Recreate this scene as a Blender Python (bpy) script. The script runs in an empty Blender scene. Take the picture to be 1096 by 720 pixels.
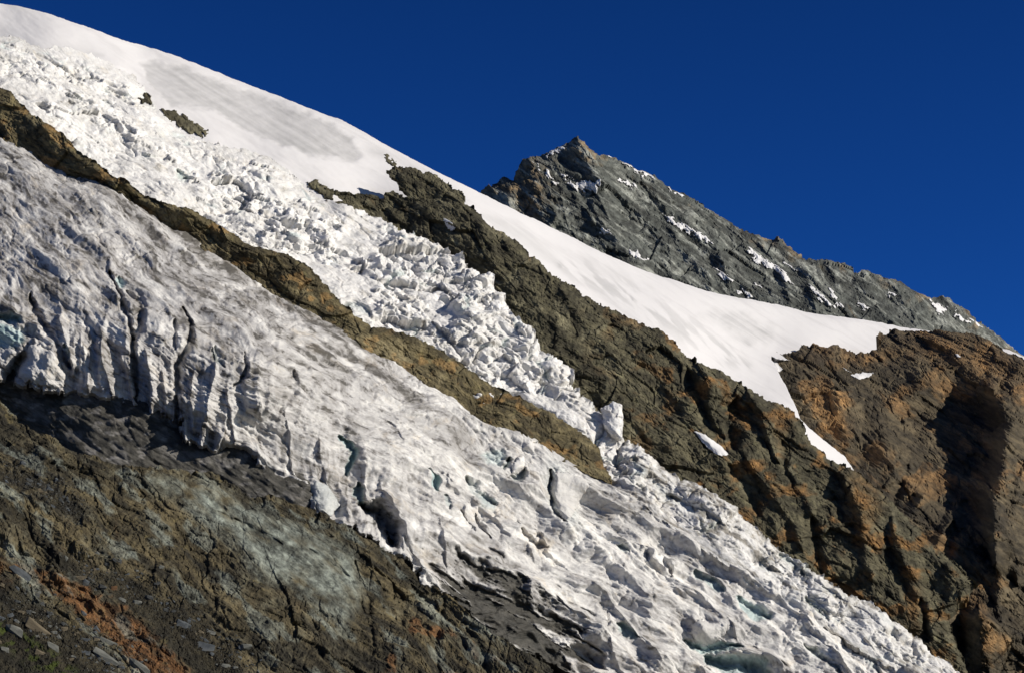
import bpy, bmesh, math, random
import numpy as np
from mathutils import Vector, Matrix

random.seed(11)
f32 = np.float32
SC = 1.5                                   # metres per layout unit of distance
FPX = 548.0 / math.tan(math.radians(15.0)) # focal length in photo pixels
PITCH = math.radians(14.0)
CP, SP = math.cos(PITCH), math.sin(PITCH)
scene = bpy.context.scene
COL = scene.collection

# ------------------------------------------------------------------ noise
_r = np.random.RandomState(5)
PERM = np.concatenate([_r.permutation(256)] * 2).astype(np.int32)
_a = _r.rand(256) * 2 * np.pi
GX, GY = np.cos(_a).astype(f32), np.sin(_a).astype(f32)
RND = [_r.rand(256).astype(f32) for _ in range(5)]


def gn(x, y, seed=0):
    x = x + f32(seed * 37.17); y = y + f32(seed * 11.71)
    xf = np.floor(x); yf = np.floor(y)
    dx = x - xf; dy = y - yf
    xi = xf.astype(np.int32) & 255; yi = yf.astype(np.int32) & 255
    x1 = (xi + 1) & 255; y1 = (yi + 1) & 255
    px = PERM[xi]; px1 = PERM[x1]
    a = PERM[px + yi]; b = PERM[px1 + yi]; c = PERM[px + y1]; d = PERM[px1 + y1]
    ux = dx * dx * dx * (dx * (dx * 6 - 15) + 10); uy = dy * dy * dy * (dy * (dy * 6 - 15) + 10)
    n0 = GX[a] * dx + GY[a] * dy; n1 = GX[b] * (dx - 1) + GY[b] * dy
    n2 = GX[c] * dx + GY[c] * (dy - 1); n3 = GX[d] * (dx - 1) + GY[d] * (dy - 1)
    m0 = n0 + ux * (n1 - n0); m1 = n2 + ux * (n3 - n2)
    return (m0 + uy * (m1 - m0)) * f32(1.5)


def fbm(x, y, o=4, seed=0, gain=0.5):
    s = 0; a = 1.0
    for i in range(o):
        s = s + f32(a) * gn(x, y, seed + i * 3.1); a *= gain; x = x * f32(2.03); y = y * f32(2.03)
    return s


def ridged(x, y, o=4, seed=0, gain=0.5):
    s = 0; a = 1.0; w = 1
    for i in range(o):
        n = 1 - np.abs(gn(x, y, seed + i * 3.7)) * f32(1.6)
        n = n * n * w
        s = s + f32(a) * n; w = np.clip(n * 1.6, 0, 1); a *= gain; x = x * f32(2.07); y = y * f32(2.07)
    return s


def facet(x, y, seed=0, jit=0.8, tilt=1.0):
    """cells with a height and a tilted face of their own: (height, gap = F2 - F1, random per cell)"""
    x = x + f32(seed * 23.3); y = y + f32(seed * 41.9)
    xf = np.floor(x); yf = np.floor(y)
    xi = xf.astype(np.int32); yi = yf.astype(np.int32)
    f1 = np.full(x.shape, 9, f32); f2 = f1.copy(); h = np.zeros(x.shape, f32); hid = np.zeros(x.shape, f32)
    for j in (-1, 0, 1):
        for i in (-1, 0, 1):
            k = PERM[PERM[(xi + i) & 255] + ((yi + j) & 255)]
            dx = x - (xf + i + 0.5 + (RND[0][k] - 0.5) * f32(jit)); dy = y - (yf + j + 0.5 + (RND[1][k] - 0.5) * f32(jit))
            d = dx * dx + dy * dy
            nr = d < f1
            f2 = np.where(nr, f1, np.minimum(f2, d)); f1 = np.where(nr, d, f1)
            hh = RND[2][k] - 0.5 + f32(tilt) * ((RND[3][k] - 0.5) * dx + (RND[4][k] - 0.5) * dy)
            h = np.where(nr, hh, h); hid = np.where(nr, RND[2][k], hid)
    return h, np.sqrt(f2) - np.sqrt(f1), hid


def rank(x):
    """spread values evenly over 0..1"""
    o = np.empty(x.shape, f32); o[np.argsort(x, kind='stable')] = np.linspace(0, 1, len(x), dtype=f32)
    return o


def sstep(a, b, x):
    t = np.clip((x - a) / (b - a), 0, 1)
    return t * t * (3 - 2 * t)


# ------------------------------------------------------------------ layout helpers
def resample(pts, n=None):
    return np.array(pts, f32)


def poly_sdf(u, v, pts):
    """signed distance to a closed outline, positive inside"""
    P = np.array(pts, f32); Q = np.roll(P, -1, 0)
    best = np.full(u.shape, 1e12, f32); ins = np.zeros(u.shape, bool)
    for (ax, ay), (bx, by) in zip(P, Q):
        ex, ey = bx - ax, by - ay
        wx, wy = u - ax, v - ay
        t = np.clip((wx * ex + wy * ey) / max(ex * ex + ey * ey, 1e-9), 0, 1)
        best = np.minimum(best, (wx - ex * t) ** 2 + (wy - ey * t) ** 2)
        if ay != by:
            ins ^= ((ay > v) != (by > v)) & (u < ex * (v - ay) / ey + ax)
    d = np.sqrt(best)
    return np.where(ins, d, -d)


def line_dist(u, v, pts):
    """distance to an open polyline, signed: positive on its right when walking along it with v pointing down; and 0..1 along it"""
    P = np.array(pts, f32)
    best = np.full(u.shape, 1e12, f32); sg = np.ones(u.shape, f32); al = np.zeros(u.shape, f32)
    L = np.r_[0, np.cumsum(np.hypot(*np.diff(P, axis=0).T))]; T = max(L[-1], 1e-6)
    for i in range(len(P) - 1):
        ax, ay = P[i]; bx, by = P[i + 1]
        ex, ey = bx - ax, by - ay
        wx, wy = u - ax, v - ay
        t = np.clip((wx * ex + wy * ey) / max(ex * ex + ey * ey, 1e-9), 0, 1)
        d = (wx - ex * t) ** 2 + (wy - ey * t) ** 2
        n = d < best
        best = np.where(n, d, best)
        sg = np.where(n, np.where(ex * wy - ey * wx >= 0, 1, -1), sg)
        al = np.where(n, (L[i] + t * (L[i + 1] - L[i])) / T, al)
    return np.sqrt(best), sg, al


def stroke(u, v, pts, w, wl=None, taper=0.25, sharp=False):
    """1 on the polyline falling to 0 over w px (wl px on its left or lower side in the picture), thinning to its ends"""
    wl = wl or w
    m = max(w, wl) * 2.6
    P = np.array(pts)
    out = np.zeros(u.shape, f32)
    k = (u > P[:, 0].min() - m) & (u < P[:, 0].max() + m) & (v > P[:, 1].min() - m) & (v < P[:, 1].max() + m)
    if k.any():
        d, s, a = line_dist(u[k], v[k], pts)
        ww = np.where(s > 0, wl, w)
        tp = 0.35 + 0.65 * np.clip(np.minimum(a, 1 - a) / max(taper, 1e-3), 0, 1)
        q = d / (ww * tp)
        out[k] = np.exp(-1.3 * q) * np.clip(2.6 - q, 0, 1) if sharp else np.exp(-q ** 2)
    return out


def blob(u, v, x, y, rx, ry=None, ang=0):
    ry = ry or rx
    c, s = math.cos(math.radians(ang)), math.sin(math.radians(ang))
    dx, dy = u - x, v - y
    return np.exp(-((dx * c + dy * s) / rx) ** 2 - ((-dx * s + dy * c) / ry) ** 2)


def rays(u, v):
    a = (u - 548) / FPX; b = (360 - v) / FPX
    return np.stack([a, CP - SP * b, SP + CP * b], -1).astype(np.float64)


class Depth:
    """smooth terrain sheet through control points (photo x, photo y, distance): thin plate spline of 1 / distance"""
    def __init__(s, ctrl, lam=2e-3):
        c = np.array(ctrl, float)
        s.x = c[:, :2] / 400.0; w = 1000.0 / (c[:, 2] * SC)
        n = len(c)
        K = s.k(np.hypot(*(s.x[:, None] - s.x[None]).transpose(2, 0, 1)))
        A = np.zeros((n + 3, n + 3)); A[:n, :n] = K + lam * np.eye(n)
        A[:n, n] = 1; A[:n, n + 1:] = s.x; A[n, :n] = 1; A[n + 1:, :n] = s.x.T
        s.c = np.linalg.solve(A, np.r_[w, 0, 0, 0])

    @staticmethod
    def k(r):
        return r * r * np.log(r + 1e-9)

    def __call__(s, u, v):
        x = np.asarray(u, np.float64) / 400.0; y = np.asarray(v, np.float64) / 400.0
        w = s.c[-3] + s.c[-2] * x + s.c[-1] * y
        for i in range(len(s.x)):
            r2 = (x - s.x[i, 0]) ** 2 + (y - s.x[i, 1]) ** 2
            w = w + s.c[i] * 0.5 * r2 * np.log(r2 + 1e-12)
        return 1000.0 / w

    def at(s, x, y):
        return float(s(np.array([x]), np.array([y]))[0]) / SC


E1 = np.array([.62, -.55, -.56]); E1 /= np.linalg.norm(E1)
N0 = np.array([.36, -.62, .70]); N0 -= E1 * (N0 @ E1); N0 /= np.linalg.norm(N0)
E2 = np.cross(N0, E1)


DIP = math.radians(33)


class Ctx:
    pass


class Layer:
    """one terrain sheet: a grid over its outline, at its own distance, displaced in 3D"""
    def __init__(s, name, outline, depth, shape, step=(1.0, 1.0), jag=(0, 1), unit=None, seed=0, blend=.5, uv='ab'):
        s.name, s.depth, s.step = name, depth, step
        P = np.array(outline, float)
        x0, y0 = P.min(0) - 4; x1, y1 = P.max(0) + 4
        s.u0, s.v0 = x0, y0
        uu = np.arange(x0, x1, step[0]); vv = np.arange(y0, y1, step[1])
        U, V = np.meshgrid(uu, vv); U = U.astype(f32); V = V.astype(f32)
        sd = poly_sdf(U, V, outline)
        if jag[0]:
            sd = sd + (f32(jag[0]) if not callable(jag[0]) else jag[0](U, V)) * fbm(U / jag[1], V / jag[1], 4, 50 + seed, 0.6)
        s.sd = sd
        gy, gx = np.gradient(sd, step[1], step[0])
        g = np.maximum(np.hypot(gx, gy), 0.3)
        near = (sd < 0) & (sd > -1.3 * max(step))
        U = np.where(near, U - sd * gx / g / g, U); V = np.where(near, V - sd * gy / g / g, V)
        s.U, s.V = U, V
        s.keep = sd > -1.05 * max(step)
        s.unit = unit or float(depth.at(*P.mean(0))) * SC / FPX
        k = s.keep
        c = Ctx(); c.u, c.v, c.sd = U[k], V[k], np.maximum(sd[k], 0)
        d0 = depth(c.u, c.v)
        R = rays(c.u, c.v)
        P0 = R * d0[:, None]
        e = 2.0
        Pu = rays(c.u + e, c.v) * depth(c.u + e, c.v)[:, None] - P0
        Pv = rays(c.u, c.v + e) * depth(c.u, c.v + e)[:, None] - P0
        n = np.cross(Pv, Pu); n /= np.linalg.norm(n, axis=1)[:, None]
        flip = (n * R).sum(1) > 0; n[flip] *= -1
        s.cosv = float(np.mean(-(n * R).sum(1) / np.linalg.norm(R, axis=1)))
        c.s = ((P0 @ E1) / s.unit).astype(f32); c.t = ((P0 @ E2) / s.unit).astype(f32)
        X, Z = P0[:, 0] / s.unit, (P0[:, 2] * .97 - P0[:, 1] * .24) / s.unit   # face coordinates: along and across the slope's dip
        ca, sa = math.cos(DIP), math.sin(DIP)
        c.a = (X * ca - Z * sa).astype(f32); c.b = (X * sa + Z * ca).astype(f32); c.n = n
        rd, nd, at = shape(c)
        n = n * blend - (R / np.linalg.norm(R, axis=1)[:, None]) * (1 - blend)
        D = (d0 - np.asarray(rd, np.float64) * s.unit)
        Pf = R * D[:, None] + n * (np.asarray(nd, np.float64) * s.unit)[:, None]
        s.P = np.full(U.shape + (3,), np.nan); s.P[k] = Pf
        s.Nn = np.zeros(U.shape + (3,)); s.Nn[k] = n
        s.at = {}
        if 'tone' not in at: at['tone'] = rank(.6 * fbm(c.a / 60, c.b / 7, 5, 171 + seed, .62) + .65 * fbm(c.a / 8, c.b / 5, 4, 172 + seed, .72) + .35 * fbm(c.a / 60, c.b / 60, 3, 173 + seed))
        if 'st' not in at: at['st'] = np.stack([c.s if uv == 'st' else c.a, c.t if uv == 'st' else c.b, np.asarray(nd, f32) + np.zeros_like(c.s)], -1)
        for q, val in at.items():
            a = np.zeros(U.shape + ((3,) if q == 'st' else ()), f32); a[k] = val; s.at[q] = a

    def ij(s, x, y):
        i = int(round((y - s.v0) / s.step[1])); j = int(round((x - s.u0) / s.step[0]))
        return min(max(i, 0), s.P.shape[0] - 1), min(max(j, 0), s.P.shape[1] - 1)

    def point(s, x, y):
        i, j = s.ij(x, y)
        return s.P[i, j], s.Nn[i, j]

    def build(s, mat, kind, label, category, skirt=(30, 12), smooth=True, parent=None, name=None):
        o = grid_mesh(name or s.name, s.P, s.keep, s.at, mat, skirt, s.unit, smooth)
        if parent is None:
            tag(o, label, category, kind=kind)
        else:
            o.parent = parent
            if label: o['label'] = label
        return o


def tag(o, label, category, group=None, kind=None):
    o['label'] = label; o['category'] = category
    if group: o['group'] = group
    if kind: o['kind'] = kind


def grid_mesh(name, P, keep, at, mat, skirt, unit, smooth):
    H, W = keep.shape
    idx = np.full((H, W), -1, np.int64)
    q = keep[:-1, :-1] & keep[1:, :-1] & keep[:-1, 1:] & keep[1:, 1:]
    use = np.zeros((H, W), bool)
    for a, b in ((0, 0), (1, 0), (0, 1), (1, 1)):
        use[a:H - 1 + a, b:W - 1 + b] |= q
    n = int(use.sum()); idx[use] = np.arange(n)
    V = P[use]
    Q = np.stack([idx[:-1, :-1][q], idx[1:, :-1][q], idx[1:, 1:][q], idx[:-1, 1:][q]], -1)
    A = {k: a[use] for k, a in at.items()}
    if skirt:
        E = np.concatenate([Q[:, [i, (i + 1) % 4]] for i in range(4)])
        key = np.sort(E, 1); code = key[:, 0] * (n + 1) + key[:, 1]
        _, first, cnt = np.unique(code, return_index=True, return_counts=True)
        B = E[first[cnt == 1]]
        bv = np.unique(B)
        mp = np.full(n, -1, np.int64)
        prev = None
        dirv = V[bv] / np.linalg.norm(V[bv], axis=1)[:, None]
        down = np.array([0, 0, -1.0])
        last_idx = np.arange(n)
        for r, (fw, dn) in enumerate(((0.15, 0.02), (1.0, 1.0))):
            nv = V[bv] + (dirv * skirt[0] * fw + down * skirt[1] * dn) * unit
            off = len(V)
            V2 = np.concatenate([V, nv]) if prev is None else np.concatenate([Vc, nv])
            base = len(V2) - len(bv)
            mp = np.full(n, -1, np.int64); mp[bv] = base + np.arange(len(bv))
            src = prev if prev is not None else last_idx
            qs = np.stack([src[B[:, 1]], src[B[:, 0]], mp[B[:, 0]], mp[B[:, 1]]], -1)
            Q = np.concatenate([Q, qs]); prev = mp; Vc = V2
            A = {k: np.concatenate([a, at_b]) for (k, a), at_b in zip(A.items(), [a[bv] for a in A.values()])}
        V = Vc
    me = bpy.data.meshes.new(name)
    me.vertices.add(len(V)); me.vertices.foreach_set('co', V.astype(f32).ravel())
    me.loops.add(len(Q) * 4); me.loops.foreach_set('vertex_index', Q.astype(np.int32).ravel())
    me.polygons.add(len(Q)); me.polygons.foreach_set('loop_start', np.arange(0, len(Q) * 4, 4, dtype=np.int32))
    me.polygons.foreach_set('use_smooth', np.full(len(Q), smooth))
    me.update(calc_edges=True)
    for k, a in A.items():
        t = me.attributes.new(k, 'FLOAT_VECTOR' if a.ndim == 2 else 'FLOAT', 'POINT')
        t.data.foreach_set('vector' if a.ndim == 2 else 'value', a.astype(f32).ravel())
    me.materials.append(mat)
    o = bpy.data.objects.new(name, me); COL.objects.link(o)
    return o


def blur(P, keep, r):
    """box mean of the grid P over the kept cells"""
    W = keep.astype(float); X = np.where(keep[..., None], P, 0)
    def box(a, ax):
        n = a.shape[ax]
        pad = [(0, 0)] * a.ndim; pad[ax] = (r + 1, r)
        c = np.cumsum(np.pad(a, pad), axis=ax)
        return np.take(c, range(2 * r + 1, 2 * r + 1 + n), ax) - np.take(c, range(0, n), ax)
    for ax in (0, 1):
        W = box(W, ax); X = box(X, ax)
    return X / np.maximum(W, 1e-9)[..., None]


def patch(layer, outline, name, mat, lift=1.0, r=2, jag=(1.2, 7), step=0.7, seed=0, thick=4, rough=0.0, dome=0, extra=None, flute=0):
    """snow lying on a terrain sheet: its own mesh a little above the sheet's smoothed surface, thinning to the rim"""
    Pt = np.array(outline, float)
    x0, y0 = Pt.min(0) - 3; x1, y1 = Pt.max(0) + 3
    U, V = np.meshgrid(np.arange(x0, x1, step), np.arange(y0, y1, step)); U = U.astype(f32); V = V.astype(f32)
    sd = poly_sdf(U, V, outline)
    if jag[0]:
        sd = sd + f32(jag[0]) * fbm((U * .78 + V * .62) / (jag[1] * 2.4), (V * .78 - U * .62) / jag[1], 4, 70 + seed, 0.65) - f32(.25 * jag[0])
    gy, gx = np.gradient(sd, step, step); g = np.maximum(np.hypot(gx, gy), 0.3)
    near = (sd < 0) & (sd > -1.3 * step)
    U = np.where(near, U - sd * gx / g / g, U); V = np.where(near, V - sd * gy / g / g, V)
    keep = sd > -1.05 * step
    i0, j0 = layer.ij(x0 - 12, y0 - 12); i1, j1 = layer.ij(x1 + 12, y1 + 12)
    sub = layer.P[i0:i1 + 1, j0:j1 + 1]; kp = layer.keep[i0:i1 + 1, j0:j1 + 1]
    B = blur(np.nan_to_num(sub), kp, r)
    fi = np.clip((V - layer.v0) / layer.step[1] - i0, 0, B.shape[0] - 1.001); fj = np.clip((U - layer.u0) / layer.step[0] - j0, 0, B.shape[1] - 1.001)
    a = np.floor(fi).astype(int); b = np.floor(fj).astype(int); da = (fi - a)[..., None]; db = (fj - b)[..., None]
    P = (B[a, b] * (1 - da) + B[a + 1, b] * da) * (1 - db) + (B[a, b + 1] * (1 - da) + B[a + 1, b + 1] * da) * db
    ok = kp[np.clip(a, 0, kp.shape[0] - 1), np.clip(b, 0, kp.shape[1] - 1)]
    keep &= ok
    N = layer.Nn[i0:i1 + 1, j0:j1 + 1][a, b]
    toward = -P / np.linalg.norm(P, axis=-1)[..., None]
    L = lift * (0.6 + 0.8 * sstep(0, 4, sd))
    if dome:
        L = .8 + lift * np.sqrt(np.clip(1 - (1 - np.clip(sd / dome, 0, 1)) ** 2, 0, 1))
    if rough:
        L = L + rough * fbm(U / 5, V / 5, 3, 90 + seed)
    if flute:
        L = L + flute * (ridged((U + 3 * fbm(U / 30, V / 30, 2, 7)) / 9, V / 140, 3, 95 + seed) - .8) * sstep(0, 5, sd)
    P = P + (N * 0.5 + toward * 0.8) * (L * layer.unit)[..., None]
    at = {'st': layer.at['st'][i0:i1 + 1, j0:j1 + 1][a, b]}
    for q, val in (extra or {}).items():
        at[q] = np.full(U.shape, val, f32)
    return grid_mesh(name, P, keep, at, mat, (thick, 1), layer.unit, True)


# ------------------------------------------------------------------ materials
class NT:
    def __init__(s, name, rough=0.9, spec=0.2):
        s.m = bpy.data.materials.new(name); s.m.use_nodes = True
        s.t = s.m.node_tree; s.b = s.t.nodes['Principled BSDF']
        s.b.inputs['Roughness'].default_value = rough; s.b.inputs['Specular IOR Level'].default_value = spec

    def link(s, a, b):
        s.t.links.new(a, b)

    def inp(s, sock, v):
        if isinstance(v, bpy.types.NodeSocket): s.link(v, sock)
        else:
            if sock.type == 'RGBA' and len(v) == 3: v = (*v, 1)
            sock.default_value = v

    def attr(s, n, vec=False):
        a = s.t.nodes.new('ShaderNodeAttribute'); a.attribute_name = n
        return a.outputs['Vector' if vec else 'Fac']

    def scaled(s, v, sc, rot=0):
        n = s.t.nodes.new('ShaderNodeMapping'); s.link(v, n.inputs['Vector'])
        n.inputs['Scale'].default_value = sc; n.inputs['Rotation'].default_value = (0, 0, rot)
        return n.outputs[0]

    def noise(s, v, scale=1, detail=5, rough=0.55, dist=0.0):
        n = s.t.nodes.new('ShaderNodeTexNoise'); s.link(v, n.inputs['Vector'])
        n.inputs['Scale'].default_value = scale; n.inputs['Detail'].default_value = detail
        n.inputs['Roughness'].default_value = rough; n.inputs['Distortion'].default_value = dist
        return n.outputs['Fac']

    def ramp(s, f, a, b):
        n = s.t.nodes.new('ShaderNodeMapRange'); n.interpolation_type = 'SMOOTHSTEP'
        s.link(f, n.inputs['Value']); n.inputs['From Min'].default_value = a; n.inputs['From Max'].default_value = b
        return n.outputs[0]

    def mix(s, f, a, b, mode='MIX'):
        n = s.t.nodes.new('ShaderNodeMix'); n.data_type = 'RGBA'; n.blend_type = mode
        s.inp(n.inputs[0], f); s.inp(n.inputs[6], a); s.inp(n.inputs[7], b)
        return n.outputs[2]

    def math(s, op, a, b=0.0, clamp=False):
        n = s.t.nodes.new('ShaderNodeMath'); n.operation = op; n.use_clamp = clamp
        s.inp(n.inputs[0], a); s.inp(n.inputs[1], b)
        return n.outputs[0]

    def bump(s, h, strength, dist):
        n = s.t.nodes.new('ShaderNodeBump'); s.link(h, n.inputs['Height'])
        n.inputs['Strength'].default_value = strength; n.inputs['Distance'].default_value = dist
        s.link(n.outputs[0], s.b.inputs['Normal'])

    def color(s, c):
        s.inp(s.b.inputs['Base Color'], c)
        return s.m


def rock_mat(name, dark, mid, light, rust, lichen=None, bd=0.4, sk=(1, 1, 0.3), rust_amt=(0.62, 0.75), contrast=1.0, pale=None):
    """weathered rock: bands and blotches in the sheet's own strata coordinates, rust where stained"""
    n = NT(name, 0.88, 0.25)
    st = n.attr('st', True)
    band = n.noise(n.scaled(st, (1 / 60 * sk[0], 1 / 18 * sk[1], 0.01)), 1, 6, 0.65, 0.6)
    blot = n.noise(n.scaled(st, (1 / 34, 1 / 34, .03)), 1, 7, 0.68, 0.3)
    fine = n.noise(n.scaled(st, (1 / 7 * sk[0], 1 / 5 * sk[1], .15)), 1, 6, 0.78)
    c = n.mix(n.ramp(band, .38, .62), dark, mid)
    c = n.mix(n.math('MULTIPLY', n.ramp(blot, .5, .72), 0.85), c, light)
    r2 = n.noise(n.scaled(st, (1 / 48, 1 / 30, .02)), 1.0, 5, 0.6, 0.8)
    c = n.mix(n.math('MULTIPLY', n.ramp(r2, *rust_amt), 0.4), c, rust)
    c = n.mix(n.attr('rust'), c, n.mix(n.ramp(fine, .4, .6), rust, tuple(x * 1.5 for x in rust)))
    if lichen:
        l = n.noise(n.scaled(st, (1 / 14, 1 / 10, .05)), 1.0, 6, 0.7)
        c = n.mix(n.math('MULTIPLY', n.ramp(l, .58, .7), 0.6), c, lichen)
    c = n.mix(n.attr('pale'), c, n.mix(n.ramp(fine, .3, .7), pale or tuple(x * 1.1 for x in light), tuple(x * 1.9 for x in (pale or light))))
    c = n.mix(n.attr('dark'), c, tuple(x * .55 for x in dark))
    v = n.math('ADD', n.math('MULTIPLY', n.ramp(fine, .3, .7), .7 * contrast), 1 - .72 * contrast)
    v = n.math('ADD', v, n.math('MULTIPLY', n.attr('tone'), .75 * contrast))
    vv = n.t.nodes.new('ShaderNodeVectorMath'); vv.operation = 'SCALE'; n.link(c, vv.inputs[0]); n.link(v, vv.inputs['Scale']); c = vv.outputs[0]
    bn = n.noise(n.scaled(st, (1 / 8 * sk[0], 1 / 5 * sk[1], .15)), 1, 6, 0.75)
    n.bump(bn, 0.9, bd * 2)
    return n.color(c)


def ice_mat(name, stops, warm, bd=0.5):
    """glacier ice: dirty to clean along its tone, blue where a crevasse bares it, black where debris covers it"""
    n = NT(name, 0.62, 0.3)
    st = n.attr('st', True)
    fine = n.noise(n.scaled(st, (1 / 14, 1 / 5.0, .08)), 1, 6, 0.76)
    w = n.noise(n.scaled(st, (1 / 40, 1 / 20, .05)), 1, 6, 0.7)
    t = n.math('ADD', n.attr('tone'), n.math('MULTIPLY', n.math('SUBTRACT', fine, .5), .9), True)
    r = n.t.nodes.new('ShaderNodeValToRGB'); n.link(t, r.inputs[0])
    cr = r.color_ramp
    while len(cr.elements) < len(stops): cr.elements.new(.5)
    for e, (p, c) in zip(cr.elements, stops): e.position = p; e.color = (*c, 1)
    c = n.mix(n.math('MULTIPLY', n.ramp(w, .54, .68), .5), r.outputs[0], warm, 'MULTIPLY')
    c = n.mix(n.attr('blue'), c, n.mix(n.ramp(fine, .35, .65), (.24, .36, .36), (.50, .61, .60)))
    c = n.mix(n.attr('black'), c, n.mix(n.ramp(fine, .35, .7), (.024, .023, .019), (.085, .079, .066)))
    n.bump(n.noise(n.scaled(st, (1 / 13, 1 / 5, .1)), 1, 7, 0.75), 0.8, bd)
    return n.color(c)


def snow_mat(name, col=(.82, .80, .815), dirt=(.40, .39, .39), bd=0.06):
    n = NT(name, 0.7, 0.2)
    st = n.attr('st', True)
    a = n.noise(n.scaled(st, (1 / 90, 1 / 14, .02)), 1, 6, 0.62, 0.4)
    f = n.noise(n.scaled(st, (1 / 12, 1 / 4, .1)), 1, 5, 0.7)
    c = n.mix(n.math('MULTIPLY', n.ramp(a, .48, .66), .7), col, tuple(x * .86 for x in col))
    dm = n.math('MULTIPLY', n.attr('dirt'), n.ramp(n.math('ADD', n.math('MULTIPLY', a, .4), n.math('MULTIPLY', f, .6)), .36, .58))
    c = n.mix(n.math('ADD', n.math('MULTIPLY', n.attr('dirt'), .75), n.math('MULTIPLY', dm, .25)), c, dirt)
    n.bump(f, 0.35, bd)
    return n.color(c)


# ------------------------------------------------------------------ outlines (photo pixels)
SKYLINE = [(-80, -28), (0, 4), (20, 7), (50, 15), (83, 27), (124, 41), (150, 48), (187, 60), (234, 78), (277, 95), (321, 112), (366, 129.5), (406, 152), (449, 175), (476, 188), (513, 206), (540, 219), (566, 232), (600, 249), (633, 265), (666, 280), (700, 292.5), (732, 303.5), (763, 313), (807, 321.5), (863, 334), (913, 342), (970, 350), (1010, 358), (1050, 366), (1065, 370.5), (1080, 374), (1096, 381), (1130, 396), (1180, 424)]
RIB_TOP = [(-80, 30), (-40, 65), (0, 94), (13, 100), (20, 110), (40, 125), (67, 142), (83, 162), (103, 174), (117, 187), (134, 192), (150, 209), (174, 217), (200, 222), (234, 240), (260, 257), (287, 268), (307, 272), (327, 285), (344, 300), (354, 312), (366, 325), (399, 348), (420, 353), (443, 360), (476, 377), (506, 397), (520, 405), (546, 418), (580, 438), (606, 452), (626, 465), (640, 477), (646, 493), (651, 505)]
RIB_LOW = [(-80, 98), (-40, 128), (0, 147), (33, 160), (67, 180), (100, 195), (134, 214), (160, 227), (182, 240), (207, 252), (234, 268), (267, 290), (300, 313), (334, 330), (366, 350), (399, 377), (433, 393), (453, 412), (483, 428), (516, 450), (553, 463), (583, 475), (606, 485), (633, 498), (651, 507)]
LIP = [(-80, 400), (-20, 404), (5, 412), (20, 408), (50, 416), (83, 418), (110, 421), (134, 430), (157, 436), (180, 444), (194, 454), (200, 470), (214, 474), (250, 479), (267, 481), (277, 495), (294, 512), (314, 517), (330, 523), (334, 545), (352, 555), (366, 557), (385, 570), (404, 586), (426, 595), (443, 604), (448, 620), (462, 628), (485, 636), (500, 650), (520, 663), (540, 684), (560, 697), (580, 705), (600, 716), (625, 735), (650, 790)]
SEAM = [(651, 507), (668, 527), (690, 545), (740, 578), (800, 620), (870, 665), (930, 700), (975, 728), (1040, 790)]
F_TOP = [(-80, 405), (0, 428), (10, 438), (20, 447), (40, 461), (60, 470), (90, 481), (117, 493), (157, 501), (200, 503), (234, 508), (254, 520), (267, 530), (290, 533), (320, 541), (344, 551), (366, 562), (379, 570), (403, 580), (426, 594), (443, 611), (450, 625), (480, 637), (500, 655), (516, 666), (540, 683), (566, 694), (600, 719), (650, 752), (700, 790)]
U_RIGHT = [(350, 214), (366, 218), (386, 223), (403, 228), (416, 235), (426, 245), (446, 253), (463, 263), (483, 273), (495, 277), (503, 290), (513, 292), (526, 300), (530, 313), (540, 323), (546, 340), (560, 350), (571, 359), (580, 375), (596, 380), (603, 387), (610, 393), (613, 407), (621, 423), (633, 432), (641, 440), (652, 452), (666, 467), (686, 477), (700, 490), (713, 499), (730, 510), (757, 523), (780, 540), (803, 560), (830, 583), (857, 598), (880, 615), (904, 634), (930, 644), (957, 662), (987, 682), (997, 697), (1014, 705), (1029, 719), (1060, 740), (1110, 790)]
U_UP = [(-80, 15), (0, 38), (20, 40), (45, 52), (70, 50), (100, 60), (125, 72), (143, 80), (156, 98), (170, 120), (192, 141), (206, 147), (225, 152), (250, 158), (275, 163), (300, 174), (322, 196), (336, 208), (350, 218)]
R2_TOP = [(330, 196), (366, 205), (388, 206), (410, 213), (416, 203), (430, 208), (440, 212), (430, 200), (420, 190), (415, 183), (426, 178), (446, 180), (466, 188), (480, 197), (495, 207), (500, 217), (513, 230), (523, 242), (540, 249), (553, 259), (566, 275), (583, 290), (593, 299), (606, 302), (626, 317), (650, 327), (666, 334), (686, 344), (703, 350), (713, 359), (730, 375), (750, 390), (773, 398), (797, 412), (813, 423), (837, 433), (847, 440), (857, 455), (870, 473), (890, 490), (914, 502), (930, 517), (947, 530), (957, 543), (977, 560), (997, 580), (1014, 594), (1030, 609), (1042, 625), (1037, 637), (1026, 650), (1016, 660), (1021, 677), (1030, 697), (1036, 720), (1060, 790)]
S_RIGHT = [(1180, 450), (1090, 412), (1010, 385), (975, 375), (941, 384), (917, 388), (894, 384), (880, 386), (860, 382), (850, 387), (838, 386), (829, 384), (823, 381), (830, 391), (843, 417), (853, 437), (857, 447), (867, 457), (887, 474), (904, 487), (915, 502), (900, 510)]
B_TOP = [(800, 470), (800, 380), (815, 372), (826, 374), (840, 377), (850, 375), (860, 367), (870, 368), (880, 374), (894, 371), (917, 376), (940, 371), (944, 368), (937, 361), (942, 357), (960, 353), (975, 352), (990, 354), (1014, 356), (1035, 358), (1045, 361), (1062, 368), (1074, 377), (1096, 388), (1130, 402), (1180, 430)]
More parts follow.
